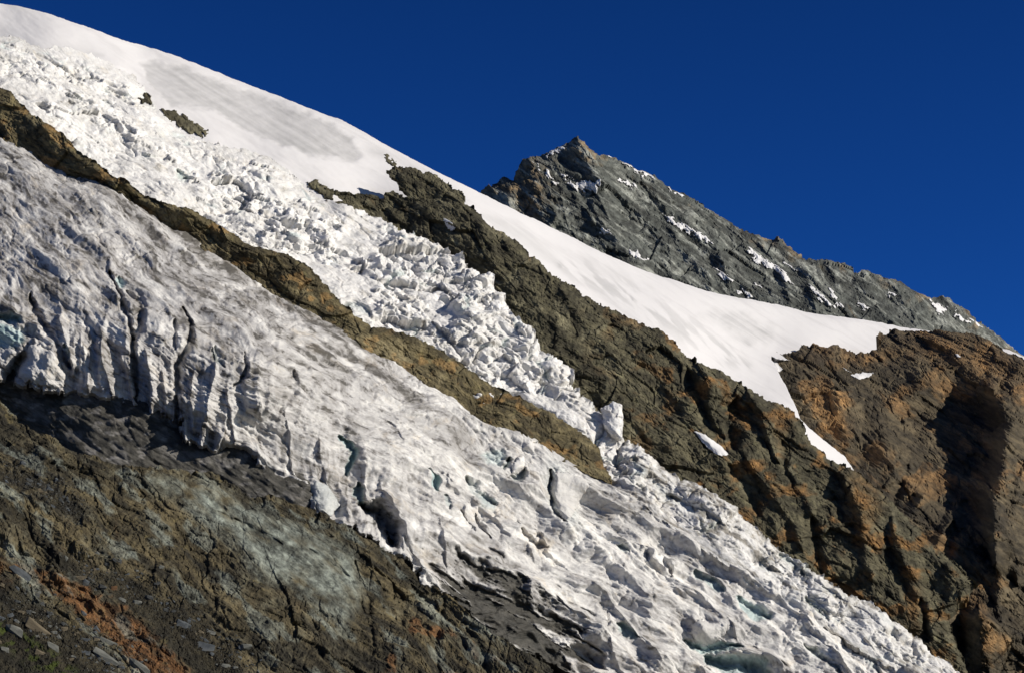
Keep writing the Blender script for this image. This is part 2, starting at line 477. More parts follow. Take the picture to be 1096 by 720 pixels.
D_TOP = [(480, 250), (505, 214), (513, 206), (523, 198), (536, 186), (543, 187), (548, 190), (553, 178), (566, 168), (572, 167), (583, 165), (600, 159), (608, 157), (611, 152), (618, 149.5), (625, 153), (628, 159), (635, 163), (640, 168), (650, 163.5), (660, 167), (666, 175), (683, 182), (700, 188), (713, 198), (732, 207), (750, 218), (773, 233), (797, 245), (823, 255), (830, 255), (833, 252), (845, 264), (863, 277), (884, 279), (907, 285), (917, 294), (926, 291), (934, 292), (950, 300), (964, 302), (977, 312), (994, 320), (1014, 319), (1027, 329), (1047, 344), (1071, 360), (1096, 380), (1130, 405), (1180, 440)]

# ------------------------------------------------------------------ the sheets' distances
dF = Depth([(0, 720, 200), (600, 720, 246), (0, 432, 250), (200, 505, 257), (350, 560, 259), (480, 640, 259), (-80, 790, 182), (300, 650, 235), (120, 600, 226), (700, 790, 244), (300, 790, 208)])
dK = Depth([(-80, 400, 272), (0, 415, 265.5), (100, 430, 265.8), (100, 475, 261), (200, 470, 266), (250, 500, 265.5), (330, 535, 266.5), (420, 600, 274), (520, 640, 284), (560, 690, 284), (640, 720, 292), (640, 790, 284), (0, 450, 268)])
dL = Depth([(0, 405, 265), (0, 330, 271), (0, 240, 302), (0, 150, 338), (150, 430, 266), (150, 340, 273), (150, 260, 307), (150, 222, 326), (260, 470, 267), (270, 380, 275), (280, 330, 302), (280, 300, 322), (350, 540, 268), (400, 440, 294), (400, 378, 319), (430, 590, 270), (470, 500, 297), (480, 428, 319), (520, 640, 275), (550, 540, 302), (560, 465, 319), (640, 720, 284), (650, 600, 305), (651, 507, 321), (800, 720, 301), (800, 620, 318), (1020, 720, 316), (950, 790, 305), (700, 790, 284), (500, 790, 258), (-80, 400, 263), (-80, 330, 271), (-80, 110, 345), (740, 578, 319), (870, 665, 317)])
dR1 = Depth([(x, y, dL.at(x, y) + 1.5) for x, y in RIB_LOW[::3]] + [(x, y, dL.at(x, y + 50) + 13) for x, y in RIB_TOP[1::3]])
dU = Depth([(0, 95, 362), (0, 45, 382), (-80, 0, 395), (150, 80, 400), (150, 205, 351), (300, 270, 347), (330, 190, 388), (415, 235, 382), (440, 360, 337), (540, 330, 355), (600, 380, 346), (640, 485, 331), (665, 467, 336), (750, 520, 328), (900, 630, 321), (1020, 715, 318), (740, 580, 317.5), (870, 665, 315.5), (970, 725, 313), (1100, 790, 316), (651, 520, 321)])
dR2 = Depth([(x, y, dU.at(x, y) + 6) for x, y in U_RIGHT[::4]] + [(430, 180, 402), (520, 240, 384), (620, 310, 374), (760, 400, 362), (850, 440, 358), (900, 490, 352), (1000, 580, 340), (1040, 640, 332), (1034, 720, 324), (1060, 790, 318)])
dS = Depth([(x, y, dU.at(x, y) + 5) for x, y in U_UP[::3]] + [(x - 10, y + 40, dU.at(x - 10, y + 40) + 16) for x, y in U_UP[::3]] + [(0, 3, 425), (150, 48, 455), (277, 95, 470), (366, 129, 466), (449, 175, 462), (513, 206, 476), (600, 249, 505), (700, 292, 545), (807, 321, 605), (913, 342, 655), (970, 350, 690), (1110, 385, 700), (425, 195, 424), (400, 205, 408), (500, 222, 412), (900, 378, 590), (860, 374, 556), (600, 305, 418), (700, 355, 432), (760, 400, 442), (850, 432, 452), (910, 505, 432), (-80, -30, 425), (830, 375, 540)])
dB = Depth([(830, 378, 528), (870, 368, 545), (960, 354, 590), (1096, 388, 540), (1180, 430, 520), (860, 450, 478), (800, 470, 470), (1096, 720, 362), (920, 520, 430), (1040, 660, 372), (1180, 790, 355), (1000, 470, 470), (950, 790, 360)])
dD = Depth([(513, 206, 1340), (618, 150, 1400), (730, 205, 1420), (850, 265, 1420), (1000, 320, 1420), (1090, 380, 1420), (1180, 440, 1420), (700, 300, 1230), (850, 340, 1220), (970, 358, 1260), (600, 255, 1250), (560, 240, 1270), (480, 250, 1320), (1100, 440, 1330)])


# ------------------------------------------------------------------ shapes
def ledge(a, b, lam, seed, warp=5.0):
    """saw-tooth ledges along the bedding, broken up along their length"""
    x = (b + .35 * warp * fbm(a / 80, b / 45, 3, seed)) / lam + .3 * gn(a / 130, b / 60, seed + 2)
    f = x - np.floor(x)
    return (np.where(f < .8, f / .8, (1 - f) / .2) - .5) * np.clip(.35 + 1.5 * gn(a / 40, b / 9, seed + 5) + .5 * gn(a / 9, b / 5, seed + 6), 0, 1)


def rock_detail(c, A=1.0, seed=0, el=1.0, strata=0.5, big=1.0):
    """blocky, cracked rock relief in px units, with cleavage along the dip of the slope"""
    wx = fbm(c.a / 70, c.b / 70, 2, seed + 1) * 9; wy = fbm(c.a / 80, c.b / 80, 2, seed + 9) * 7
    s, t = (c.a + wx) / el, (c.b + wy)
    h = 8 * fbm(s / 90, t / 60, 3, seed + 2)
    h = h + 5 * (ridged(s / 80, t / 46, 3, seed + 3) - .8)
    f, g, r = facet(s / 85, t / 50, seed + 14, .95, 1.5); h = h + 9 * big * f
    f, g, r = facet(s / 38, t / 24, seed + 4, .95, 1.6); h = h + big * (6.0 * f - 1.5 * np.exp(-(g / .05) ** 2))
    f, g, r = facet(s / 15, t / 9, seed + 5, .95, 1.9); h = h + 2.6 * f - 1.5 * np.exp(-(g / .07) ** 2)
    f, g, r = facet(s / 6.5, t / 4.2, seed + 6, .95, 2.0); h = h + 1.5 * f
    f, g, r = facet(s / 3.2, t / 2.6, seed + 16, .95, 2.0); h = h + .75 * f
    h = h + .9 * fbm(c.a / 4.5, c.b / 3.5, 3, seed + 19, .65)
    h = h + strata * (3.0 * ledge(s, t, 13, seed + 7) + 1.6 * ledge(s, t, 6, seed + 8, 3))
    return A * h


def shape_F(c):
    u, v = c.u, c.v
    h = rock_detail(c, 1.05, 11, 1.7, 1.5, .45)
    h = h + 4.5 * ledge(c.a, c.b, 38, 31, 5) + 4.5 * ledge(c.a + .25 * c.b, c.b, 18, 35, 3) + 2.6 * ledge(c.a, c.b + .15 * c.a, 9, 37, 2) + 1.6 * fbm(c.a / 40, c.b / 4.5, 4, 38, .6)
    ray = 14 * fbm(u / 170, v / 110, 3, 4)
    # pale slab swells out below the dark cliff, scree hollows lie lower and smoother
    slab = sstep(0, 22, poly_sdf(u, v, [(130, 505), (220, 505), (300, 545), (385, 585), (400, 640), (370, 680), (330, 655), (280, 625), (230, 580), (170, 540)]))
    scree = np.maximum.reduce([sstep(-4, 10, poly_sdf(u, v, p) + 6 * fbm(u / 14, v / 14, 3, 21)) for p in (
        [(-80, 470), (0, 494), (40, 510), (75, 530), (98, 552), (75, 562), (40, 530), (0, 515), (-80, 500)],
        [(60, 585), (120, 605), (190, 640), (260, 690), (300, 790), (230, 790), (205, 715), (160, 672), (110, 632), (60, 610)],
        [(-80, 590), (0, 614), (40, 640), (90, 672), (130, 705), (180, 790), (-80, 790)])])
    rust = sstep(-3, 8, poly_sdf(u + 5 * gn(u / 9, v / 7, 24), v + 5 * gn(u / 10, v / 6, 26), [(-40, 588), (20, 600), (60, 612), (110, 635), (160, 668), (205, 712), (240, 790), (190, 790), (140, 706), (95, 664), (60, 634), (25, 612), (-40, 600)]) + 5 * fbm(u / 12, v / 12, 3, 23))
    h = h * (1 - .6 * scree) * (1 - .65 * slab) + scree * (1.3 * fbm(c.a / 5, c.b / 4, 4, 25, .8) - 3) + 7 * slab
    # crags along the right foot
    for p, w, a in (([(420, 625), (432, 650), (430, 668)], 5, 9), ([(415, 620), (423, 638)], 3, 6), ([(476, 640), (466, 690), (470, 720)], 4, 8), ([(232, 550), (260, 570)], 4, 6), ([(250, 558), (300, 585)], 3, 6), ([(315, 668), (345, 700)], 7, 9), ([(400, 610), (425, 632), (462, 660)], 3, 7), ([(440, 625), (475, 655), (500, 690)], 3, 6), ([(380, 600), (395, 640), (400, 690)], 3, 6), ([(500, 668), (520, 700), (524, 730)], 4, 8), ([(330, 590), (372, 618)], 3, 5), ([(225, 540), (240, 548)], 4, 5), ([(230, 622), (232, 650)], 3, 6)):
        ray = ray - a * stroke(u, v, p, w)
    pale = np.maximum(slab * np.clip(.75 + .9 * fbm(c.a / 40, c.b / 12, 5, 27), 0, 1), .55 * sstep(.15, .5, fbm(c.a / 50, c.b / 12, 5, 39)))
    rust2 = np.maximum(rust * .9, .8 * sstep(.3, .6, fbm(c.a / 30, c.b / 16, 4, 29) * sstep(0, 30, poly_sdf(u, v, [(400, 640), (480, 650), (560, 700), (520, 760), (380, 740)]))))
    moss = sstep(.1, .35, fbm(u / 12, v / 8, 4, 33)) * np.maximum(blob(u, v, 15, 680, 42, 10, 30), blob(u, v, 50, 705, 40, 10, 30)) * 1.0
    return ray, h, {'rust': rust2 * np.clip(.95 + .5 * fbm(c.a / 22, c.b / 5, 4, 28), .45, 1), 'pale': pale * (1 - scree), 'dark': scree * .8, 'moss': np.clip(moss, 0, 1)}


def shape_K(c):
    h = rock_detail(c, .3, 41, 2) + 1.5 * fbm(c.a / 50, c.b / 8, 4, 43)
    k = np.ones_like(c.u)
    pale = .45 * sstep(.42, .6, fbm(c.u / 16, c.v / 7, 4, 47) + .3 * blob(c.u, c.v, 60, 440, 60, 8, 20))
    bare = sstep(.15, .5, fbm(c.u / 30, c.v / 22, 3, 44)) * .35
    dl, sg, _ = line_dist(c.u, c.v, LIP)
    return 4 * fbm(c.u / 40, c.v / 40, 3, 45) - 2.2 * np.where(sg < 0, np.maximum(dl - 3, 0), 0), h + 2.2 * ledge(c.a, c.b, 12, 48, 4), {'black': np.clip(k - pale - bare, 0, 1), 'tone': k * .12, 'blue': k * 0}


L_CREV = [  # crevasses of the lower glacier: line, width right, width left, depth, blue
    ([(118, 293), (127, 312), (138, 345), (142, 368), (146, 430)], 3.0, 2.2, 15, 0),
    ([(136, 312), (150, 322), (150, 345), (142, 366)], 5.0, 4.0, 11, 0),
    ([(126, 296), (131, 308)], 3.6, 3, 8, .8),
    ([(196, 330), (204, 350), (200, 372), (189, 388), (190, 440), (186, 470)], 4.2, 3.2, 16, 0),
    ([(186, 345), (187, 374)], 2.0, 3, 8, 0),
    ([(33, 312), (37, 330), (48, 352), (62, 372), (75, 392)], 4.2, 4.2, 13, 0),
    ([(70, 372), (74, 385)], 2, 2.4, 9, .5),
    ([(-20, 338), (6, 340), (22, 344)], 4, 6, 16, .9),
    ([(26, 378), (14, 395), (6, 418)], 6, 5, 22, .1),
    ([(229, 372), (232, 385), (240, 392)], 4, 2.6, 8, .2),
    ([(262, 378), (264, 400), (250, 412)], 2.2, 2, 8, 0),
    ([(314, 398), (312, 418), (300, 440)], 6, 5, 8, 0),
    ([(364, 466), (380, 482), (376, 492), (374, 505)], 3.2, 2.2, 12, .9),
    ([(386, 514), (384, 528), (387, 545)], 4, 3, 13, .6),
    ([(386, 545), (400, 552), (412, 568), (420, 582)], 13, 10, 48, .05),
    ([(457, 505), (462, 516), (468, 526)], 3, 2, 11, .9),
    ([(474, 530), (478, 546)], 2.6, 2.4, 7, .3),
    ([(491, 548), (500, 562)], 2.4, 2.4, 8, 0),
    ([(506, 550), (516, 568), (524, 576)], 2.6, 2.4, 9, 0),
    ([(512, 482), (528, 483), (540, 484)], 4, 14, 0, .0),
    ([(545, 490), (538, 502)], 3.4, 2.2, 13, .4),
    ([(560, 503), (553, 515), (548, 510)], 4, 4, 11, .3),
    ([(500, 510), (512, 528), (530, 540)], 7, 5, 15, .25),
    ([(589, 503), (588, 520), (592, 545), (603, 559)], 3.6, 1.6, 15, .25),
    ([(557, 568), (575, 580), (588, 582)], 3.6, 3, 11, 0),
    ([(660, 583), (672, 592)], 3.2, 3, 9, .4),
    ([(690, 586), (692, 598)], 4, 3, 9, 0),
    ([(694, 586), (712, 600), (722, 612)], 2, 2, 7, 0),
    ([(745, 610), (760, 622), (775, 632)], 4, 4, 11, .55),
    ([(790, 640), (810, 658), (824, 660)], 8, 5, 14, .7),
    ([(735, 683), (755, 692), (775, 690), (795, 690)], 5, 5, 14, .8),
    ([(758, 702), (780, 712), (810, 716), (830, 735)], 10, 8, 26, .8),
    ([(660, 667), (672, 676), (684, 682)], 4, 4, 13, .7),
    ([(616, 690), (632, 700), (648, 712)], 9, 6, 24, 0),
    ([(835, 632), (850, 642)], 4, 4, 10, .3),
    ([(858, 645), (880, 668), (892, 676)], 4, 3, 12, .5),
    ([(860, 690), (880, 705), (905, 725)], 4, 3, 11, .3),
    ([(892, 668), (905, 682), (930, 702), (945, 725)], 3.4, 3, 10, .3),
    ([(960, 690), (962, 706), (966, 720)], 3, 3, 7, .2),
    ([(165, 480), (185, 497)], 2, 2, 0, 0),
]
L_BULGE = [(445, 520, 46, 66, -15, 12), (375, 500, 13, 48, -12, -11), (500, 545, 12, 46, -35, -9), (300, 460, 30, 50, -10, 6), (575, 610, 50, 26, 38, 8), (690, 640, 44, 24, 38, 9), (790, 665, 44, 20, 38, 8), (880, 690, 50, 18, 38, 7), (730, 600, 40, 12, 38, -7), (640, 600, 40, 11, 38, -6), (830, 650, 46, 9, 38, -6), (60, 320, 40, 26, 20, 6), (235, 330, 50, 18, 30, 6), (330, 390, 50, 14, 35, 5), (140, 270, 60, 12, 30, -6),  # ice bulges: x, y, rx, ry, angle, height
    (40, 395, 20, 16, 20, 9), (16, 365, 14, 12, 0, 7), (70, 345, 14, 22, -15, 5), (110, 390, 20, 34, -5, 5), (168, 395, 16, 40, -3, 6), (225, 425, 20, 34, 0, 7),
    (285, 415, 20, 36, 0, 10), (340, 515, 9, 16, 0, 7), (440, 470, 34, 40, 30, 7), (455, 575, 22, 24, 20, 6), (612, 530, 17, 27, -12, 9), (560, 540, 18, 22, 30, 5),
    (535, 515, 14, 10, 35, 4), (565, 500, 10, 12, 0, 4), (700, 660, 26, 24, 35, 5), (756, 668, 18, 12, 0, 8), (640, 625, 40, 30, 35, 5), (790, 690, 16, 12, 30, 5),
    (840, 690, 34, 20, 35, 5), (910, 700, 30, 16, 38, 4), (700, 600, 10, 8, 20, 4), (510, 650, 20, 24, 40, 4)]


def shape_L(c):
    u, v, s, t = c.u, c.v, c.s, c.t
    dl, _, _ = line_dist(u, v, LIP[:31])
    front = np.exp(-(dl / 75) ** 2) * sstep(560, 330, u)
    a, b = c.a, c.b
    wob = fbm(a / 70, b / 50, 3, 2) * 9
    aa, bb = a + wob, b + wob * .6
    h = 10 * fbm(a / 170, b / 60, 3, 3) + 5.5 * (ridged(aa / 240, bb / 26, 3, 5) - .7) + 3.6 * fbm(aa / 110, bb / 10, 4, 7)
    low = sstep(380, 560, u)
    h = h + low * (11.0 * fbm(aa / 75, bb / 34, 3, 12) + 8.0 * (ridged(aa / 90, bb / 30, 3, 13) - .7))
    brk = np.clip(.2 + 1.3 * fbm(a / 60, b / 36, 2, 90), 0, 1)
    f, g, r = facet(aa / 24, bb / 11, 91, .95, 1.6)
    brk = brk * (1 - .9 * front)
    h = h + brk * (4.2 * f - 2.2 * np.exp(-(g / .06) ** 2))
    f, g, r = facet(aa / 9, bb / 4.5, 92, .95, 1.6)
    h = h + (.4 + .7 * brk) * f * 1.8 * (1 - .6 * front)
    for sa, sb, sd_, am in ((170, 13, 93, 3.2), (90, 7, 94, 2.0), (46, 24, 95, 3.0)):
        z = gn(aa / sa, bb / sb, sd_) + .35 * gn(aa / (sa * .3), bb / (sb * .4), sd_ + .5)
        h = h - am * np.exp(-(z / .07) ** 2) * np.clip(.1 + 1.6 * gn(a / 70, b / 30, sd_ + 3), 0, 1)
    pm = np.clip(.35 + 1.2 * fbm(a / 90, b / 50, 2, 97), 0, 1) * (1 - .7 * front)
    h = h + pm * (1.5 * fbm(aa / 22, bb / 4, 4, 8, .65) + .7 * gn(aa / 9, bb / 2.0, 9)) + .5 * gn(a / 2.6, b / 1.8, 10)
    # front of the tongue: flutes and pillars
    xw = u + 5 * fbm(u / 40, v / 60, 3, 6)
    fl = ridged(xw / 26, v / 130, 3, 15, .55) - .8
    h = h + front * (8.0 * fl + 2.2 * gn(xw / 6, v / 60, 16) + 4.0 * fbm(u / 22, v / 26, 4, 17)) 
    ray = 5 * fbm(u / 90, v / 70, 2, 19)
    for p, wr, wl, am in (([(108, 366), (114, 390), (117, 418)], 8, 4, 8), ([(133, 380), (138, 400), (140, 428)], 7, 3, 7), ([(158, 378), (160, 405), (162, 436)], 9, 4, 9), ([(174, 398), (178, 440)], 6, 3, 7), ([(205, 402), (204, 425), (207, 456)], 9, 5, 10),
                          ([(226, 376), (229, 400), (222, 446)], 9, 5, 10), ([(90, 372), (95, 412)], 7, 4, 6), ([(60, 340), (66, 362), (78, 400)], 9, 5, 8), ([(245, 420), (250, 470)], 8, 4, 8), ([(310, 440), (318, 505)], 10, 5, 7), ([(345, 470), (350, 510)], 9, 5, 6), ([(410, 520), (430, 560), (452, 606)], 10, 7, 9), ([(470, 560), (478, 600)], 10, 6, 7)):
        g_ = stroke(xw, v, p, wr * 1.5, wl * .7, .3, True); ray = ray + am * 1.35 * g_
    for p, wr, wl, am in (([(700, 598), (735, 622), (765, 645), (790, 675)], 20, 4, 8), ([(770, 598), (830, 638), (870, 668), (905, 712)], 24, 4, 9), ([(830, 606), (900, 652), (950, 690), (980, 722)], 20, 4, 8), ([(560, 556), (620, 610), (660, 648), (700, 700)], 22, 4, 9), ([(480, 510), (530, 555), (570, 590)], 20, 4, 8), ([(640, 556), (690, 590), (730, 628)], 18, 4, 7),
                          ([(420, 455), (460, 490), (490, 530), (500, 560)], 26, 5, 9), ([(500, 455), (560, 478), (640, 522)], 22, 5, 7), ([(600, 640), (650, 680), (680, 730)], 20, 4, 9), ([(810, 690), (850, 716), (880, 745)], 18, 4, 9), ([(380, 420), (420, 440), (440, 465)], 22, 6, 6), ([(690, 545), (760, 585), (820, 620)], 16, 4, 6)):
        ray = ray + am * stroke(u + 5 * fbm(u / 30, v / 30, 3, 63), v + 5 * fbm(u / 30, v / 30, 3, 64), p, wr, wl, .25, True)
    # the fluted pillar
    pil = stroke(u, v, [(268, 378), (268, 440)], 1, 1) * 0 + sstep(0, 8, poly_sdf(u, v, [(262, 376), (300, 366), (306, 390), (302, 430), (285, 452), (262, 440), (258, 410)]))
    ray = ray + 11 * pil; h = h + pil * 3.0 * (ridged(u / 10, v / 160, 3, 18) - .7)
    blue = np.zeros_like(u); dark = np.zeros_like(u)
    uw = u + 1.8 * fbm(u / 9, v / 9, 3, 61); vw = v + 1.8 * fbm(u / 9, v / 9, 3, 62)
    for p, wr, wl, dp, bl in L_CREV:
        if dp == 0: continue
        g = stroke(uw, vw, p, wr, wl)
        dp = dp * 1.5
        ray = ray - dp * g
        h = h + .22 * dp * (stroke(uw, vw, p, wr * 2.3, wl * 2.3) - g) * .6
        if bl: blue = np.maximum(blue, bl * sstep(.12, .55, g))
    for x, y, rx, ry, an, a in L_BULGE:
        b = blob(u, v, x, y, rx, ry, an)
        ray = ray + a * np.sign(b) * np.abs(b) ** .8
    # concave blue scoops below the rib
    for pl, a in (([(512, 486), (520, 480), (538, 480), (543, 488), (536, 502), (520, 498)], 10), ([(508, 530), (520, 522), (534, 536), (530, 546), (516, 543)], 8)):
        m = sstep(-2, 6, poly_sdf(u, v, pl)); ray = ray - a * m; blue = np.maximum(blue, m * .55)
    m = sstep(-2, 5, poly_sdf(u, v, [(-30, 348), (4, 346), (24, 352), (28, 364), (20, 372), (-30, 372)])); blue = np.maximum(blue, m * .85); ray = ray - 4 * m
    m = sstep(-2, 4, poly_sdf(u, v, [(332, 520), (340, 512), (354, 520), (362, 534), (354, 548), (340, 548), (334, 540)])); blue = np.maximum(blue, .45 * m)
    for x, y in ((598, 520), (608, 535)): blue = np.maximum(blue, .35 * blob(u, v, x, y, 12, 24, -12))
    # dirt stains
    a, b = c.a, c.b
    n1 = 1.2 * fbm(a / 40, b / 9, 4, 71)
    dirt = .30 * sstep(.1, .5, fbm(a / 80, b / 12, 5, 73, .65)) * (1 - .8 * front) * (1 - .55 * sstep(350, 480, u)) + front * .6 * sstep(.1, .5, fbm(xw / 5, v / 60, 4, 74, .6)) * .7 + .5 * sstep(.3, .55, fbm(a / 24, b / 5, 5, 76, .7))
    for p, w, a in (([(180, 225), (300, 318), (370, 372), (460, 440)], 9, .65), ([(20, 300), (80, 312), (130, 330)], 12, .4), ([(195, 330), (205, 365), (215, 400)], 7, .8), ([(232, 375), (246, 392)], 10, .7),
                    ([(310, 395), (300, 450)], 12, .5), ([(480, 450), (500, 480), (520, 520)], 10, .5), ([(550, 560), (600, 600), (640, 650)], 16, .55), ([(670, 620), (740, 660)], 14, .5), ([(480, 560), (540, 610), (600, 660)], 16, .6),
                    ([(375, 540), (380, 560)], 10, .6), ([(130, 312), (150, 322), (148, 345)], 8, .5)):
        dirt = np.maximum(dirt, a * stroke(u, v, p, w, w, .05) * np.clip(.75 + n1, 0, 1.2))
    a, b = c.a, c.b
    blk = sstep(-10, 20, 6 + poly_sdf(u, v, [(476, 612), (505, 612), (540, 622), (568, 636), (592, 656), (608, 678), (618, 700), (600, 740), (560, 712), (505, 662), (482, 638)]) + 26 * fbm(a / 46, b / 8, 5, 75, .6))
    ray = ray - 9 * blk
    lipd = sstep(7, 0, dl - 3 * fbm(u / 9, v / 9, 3, 77)) * sstep(380, 300, u)
    dirt = np.clip(np.maximum(dirt, .55 * lipd * sstep(-.1, .3, n1)), 0, .9)
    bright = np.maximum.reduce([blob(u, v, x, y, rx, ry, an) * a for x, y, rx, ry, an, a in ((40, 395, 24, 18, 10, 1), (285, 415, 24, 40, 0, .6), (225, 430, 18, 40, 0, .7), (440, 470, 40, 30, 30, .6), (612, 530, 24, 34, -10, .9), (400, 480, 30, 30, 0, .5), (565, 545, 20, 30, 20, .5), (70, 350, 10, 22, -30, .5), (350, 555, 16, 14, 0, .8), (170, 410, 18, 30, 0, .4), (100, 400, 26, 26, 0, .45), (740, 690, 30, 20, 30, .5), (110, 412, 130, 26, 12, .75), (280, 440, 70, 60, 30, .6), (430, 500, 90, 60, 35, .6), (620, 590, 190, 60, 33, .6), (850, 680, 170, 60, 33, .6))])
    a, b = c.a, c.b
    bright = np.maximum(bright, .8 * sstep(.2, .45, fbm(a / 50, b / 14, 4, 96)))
    far_edge = sstep(10, 0, line_dist(u, v, RIB_LOW)[0])
    ray = ray - 9 * far_edge ** 2
    sa_, sb_ = a + 16 * fbm(a / 80, b / 60, 3, 98), b + 11 * fbm(a / 75, b / 50, 3, 99)
    sw = np.stack([sa_, sb_, np.asarray(h, f32)], -1)
    fv = fbm(xw / 7, v / 70, 4, 190, .6)
    T = .6 * fbm(sa_ / 220, sb_ / 9, 6, 198, .62) + .7 * fbm(sa_ / 110, sb_ / 10, 6, 191, .62) + .55 * fbm(sa_ / 24, sb_ / 5, 5, 192, .7) + .3 * fbm(a / 5, b / 3.2, 3, 193, .7) + .7 * fbm(a / 140, b / 60, 3, 194)
    T = rank(T * (1 - .6 * front) + front * (.9 * fv + .5 * fbm(u / 14, v / 20, 4, 195)))
    cl = fbm(sa_ / 60, sb_ / 7, 4, 196) ; T = T - .45 * np.exp(-(cl / .035) ** 2) * (1 - front) * sstep(-.2, .3, fbm(a / 90, b / 40, 2, 197))
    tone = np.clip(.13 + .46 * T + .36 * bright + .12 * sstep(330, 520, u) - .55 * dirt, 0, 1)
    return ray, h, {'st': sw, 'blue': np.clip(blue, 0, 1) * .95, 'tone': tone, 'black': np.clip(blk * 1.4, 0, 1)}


def shape_R1(c):
    h = rock_detail(c, .65, 81, 1.2, .4)
    ray = 5 * fbm(c.u / 40, c.v / 40, 3, 82)
    rust = .8 * sstep(.2, .5, fbm(c.u / 26, c.v / 18, 4, 83) + .5 * blob(c.u, c.v, 607, 478, 14, 10) - .1) * .7
    dl = line_dist(c.u, c.v, RIB_TOP)[0]
    ray = ray - 10 * sstep(9, 0, dl) ** 2
    return ray, h, {'rust': rust, 'pale': .25 * blob(c.u, c.v, 430, 385, 40, 10, 30), 'dark': 0 * c.u}


def shape_U(c):
    u, v, s, t = c.u, c.v, c.s, c.t
    I = .10 + 1.05 * sstep(-.28, .30, .9 * fbm(u / 70, v / 50, 3, 101) + .55 * fbm(c.a / 160, c.b / 18, 3, 100) + .3 * sstep(380, 440, u))
    I = I * (.28 + .72 * sstep(230, 360, u + .5 * v - 40))
    for p_, w_ in (([(-10, 45), (40, 62), (100, 82), (150, 108), (168, 122)], 13), ([(185, 146), (250, 168), (310, 195), (345, 216)], 13), ([(70, 105), (130, 140), (180, 172), (215, 196)], 9), ([(0, 70), (60, 95)], 8), ([(230, 190), (300, 230), (360, 250)], 12)):
        I = np.maximum(I, .95 * stroke(u + 6 * fbm(u / 25, v / 25, 3, 180), v + 5 * fbm(u / 25, v / 25, 3, 179), p_, w_, w_, .05))
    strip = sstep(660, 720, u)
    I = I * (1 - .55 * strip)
    wx = 6 * fbm(s / 30, t / 30, 3, 103); wy = 6 * fbm(s / 30, t / 30, 3, 104)
    a, b = s + wx, t + wy
    f1, g1, r1 = facet(a / 30, b / 44, 105, .95, 1.5)
    f2, g2, r2 = facet(a / 13, b / 19, 106, .95, 1.7)
    f3, g3, r3 = facet(a / 6, b / 9, 107, .95, 1.7)
    f0, g0, r0 = facet(a / 75, b / 100, 178, .95, 1.3)
    h = 12 * fbm(s / 120, t / 160, 3, 102) + I * 16 * f0 - 4 * I * np.exp(-(g0 / .05) ** 2)
    vr = np.clip(.75 + .7 * fbm(u / 45, v / 35, 2, 184), .3, 1.3)
    h = h + I * (10 * f1 * vr + 6.5 * f2 + 3.0 * f3 * (1.5 - .6 * vr) - 3.5 * np.exp(-(g1 / .08) ** 2) - 1.6 * np.exp(-(g2 / .1) ** 2))
    h = h + I * 4.5 * (ridged(a / 40, b / 60, 3, 108) - .7) + 1.2 * fbm(s / 8, t / 10, 4, 109, .6)
    for sa, sb, sd_, am in ((60, 14, 118, 4.0), (26, 8, 119, 2.2)):
        z = gn(c.a / sa, c.b / sb, sd_) + .3 * gn(c.a / (sa * .3), c.b / (sb * .4), sd_ + .5)
        h = h - am * np.exp(-(z / .06) ** 2) * np.clip(.3 + 1.2 * gn(c.a / 60, c.b / 30, sd_ + 3), 0, 1)
    h = h + 4 * fbm(c.a / 90, c.b / 20, 3, 120) + strip * (1.6 * fbm(s / 60, t / 16, 4, 110))
    edge = sstep(0, 26, line_dist(u, v, U_UP)[0])
    h = h * (.25 + .75 * edge)
    ray = 6 * fbm(u / 60, v / 60, 3, 111) * edge - 20 * (1 - edge) ** 2
    sm = sstep(16, 0, line_dist(u, v, SEAM)[0]); h = h * (1 - .8 * sm); ray = ray - 5 * sm ** 2
    blue = np.clip(.55 * np.exp(-(g1 / .10) ** 2) * I * sstep(.1, .5, fbm(u / 30, v / 30, 2, 112)), 0, 1)
    for p, w, a_, bl in (([(190, 183), (195, 190), (202, 192)], 4.5, 14, .7), ([(158, 98), (152, 110)], 4, 9, .4), ([(110, 108), (120, 118)], 4, 9, .2), ([(370, 328), (380, 330), (394, 338)], 5, 13, .4), ([(660, 505), (690, 520), (706, 530)], 2, 5, 0),
                         ([(700, 512), (714, 526), (730, 536), (742, 548)], 4, 4, .2), ([(720, 528), (745, 545), (770, 560)], 4, 8, .1), ([(836, 590), (850, 600), (862, 612)], 3, 8, .4), ([(880, 628), (900, 642)], 3, 7, .2), ([(940, 655), (955, 668), (962, 682)], 4, 7, .2), ([(862, 640), (880, 655), (886, 662)], 4, 9, .5)):
        g = stroke(u, v, p, w); ray = ray - a_ * g; blue = np.maximum(blue, bl * g)
    dirt = .5 * sstep(.34, .6, fbm(u / 14, v / 10, 4, 113)) * sstep(-.1, .3, fbm(u / 60, v / 60, 2, 114))
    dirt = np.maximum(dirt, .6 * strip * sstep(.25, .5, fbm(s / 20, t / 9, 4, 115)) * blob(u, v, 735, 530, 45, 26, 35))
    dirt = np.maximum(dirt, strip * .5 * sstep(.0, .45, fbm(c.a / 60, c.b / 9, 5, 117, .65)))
    bright = np.clip(1 - .95 * strip + .3 * fbm(u / 40, v / 40, 2, 116), 0, 1)
    dl = line_dist(u, v, U_RIGHT)[0]
    ray = ray - 8 * sstep(8, 0, dl) ** 2 * sstep(420, 500, u)
    T = rank(.7 * fbm(c.a / 60, c.b / 9, 5, 181, .65) + .5 * fbm(u / 9, v / 7, 4, 182, .7) + .6 * fbm(c.a / 110, c.b / 40, 3, 183) + .5 * r2)
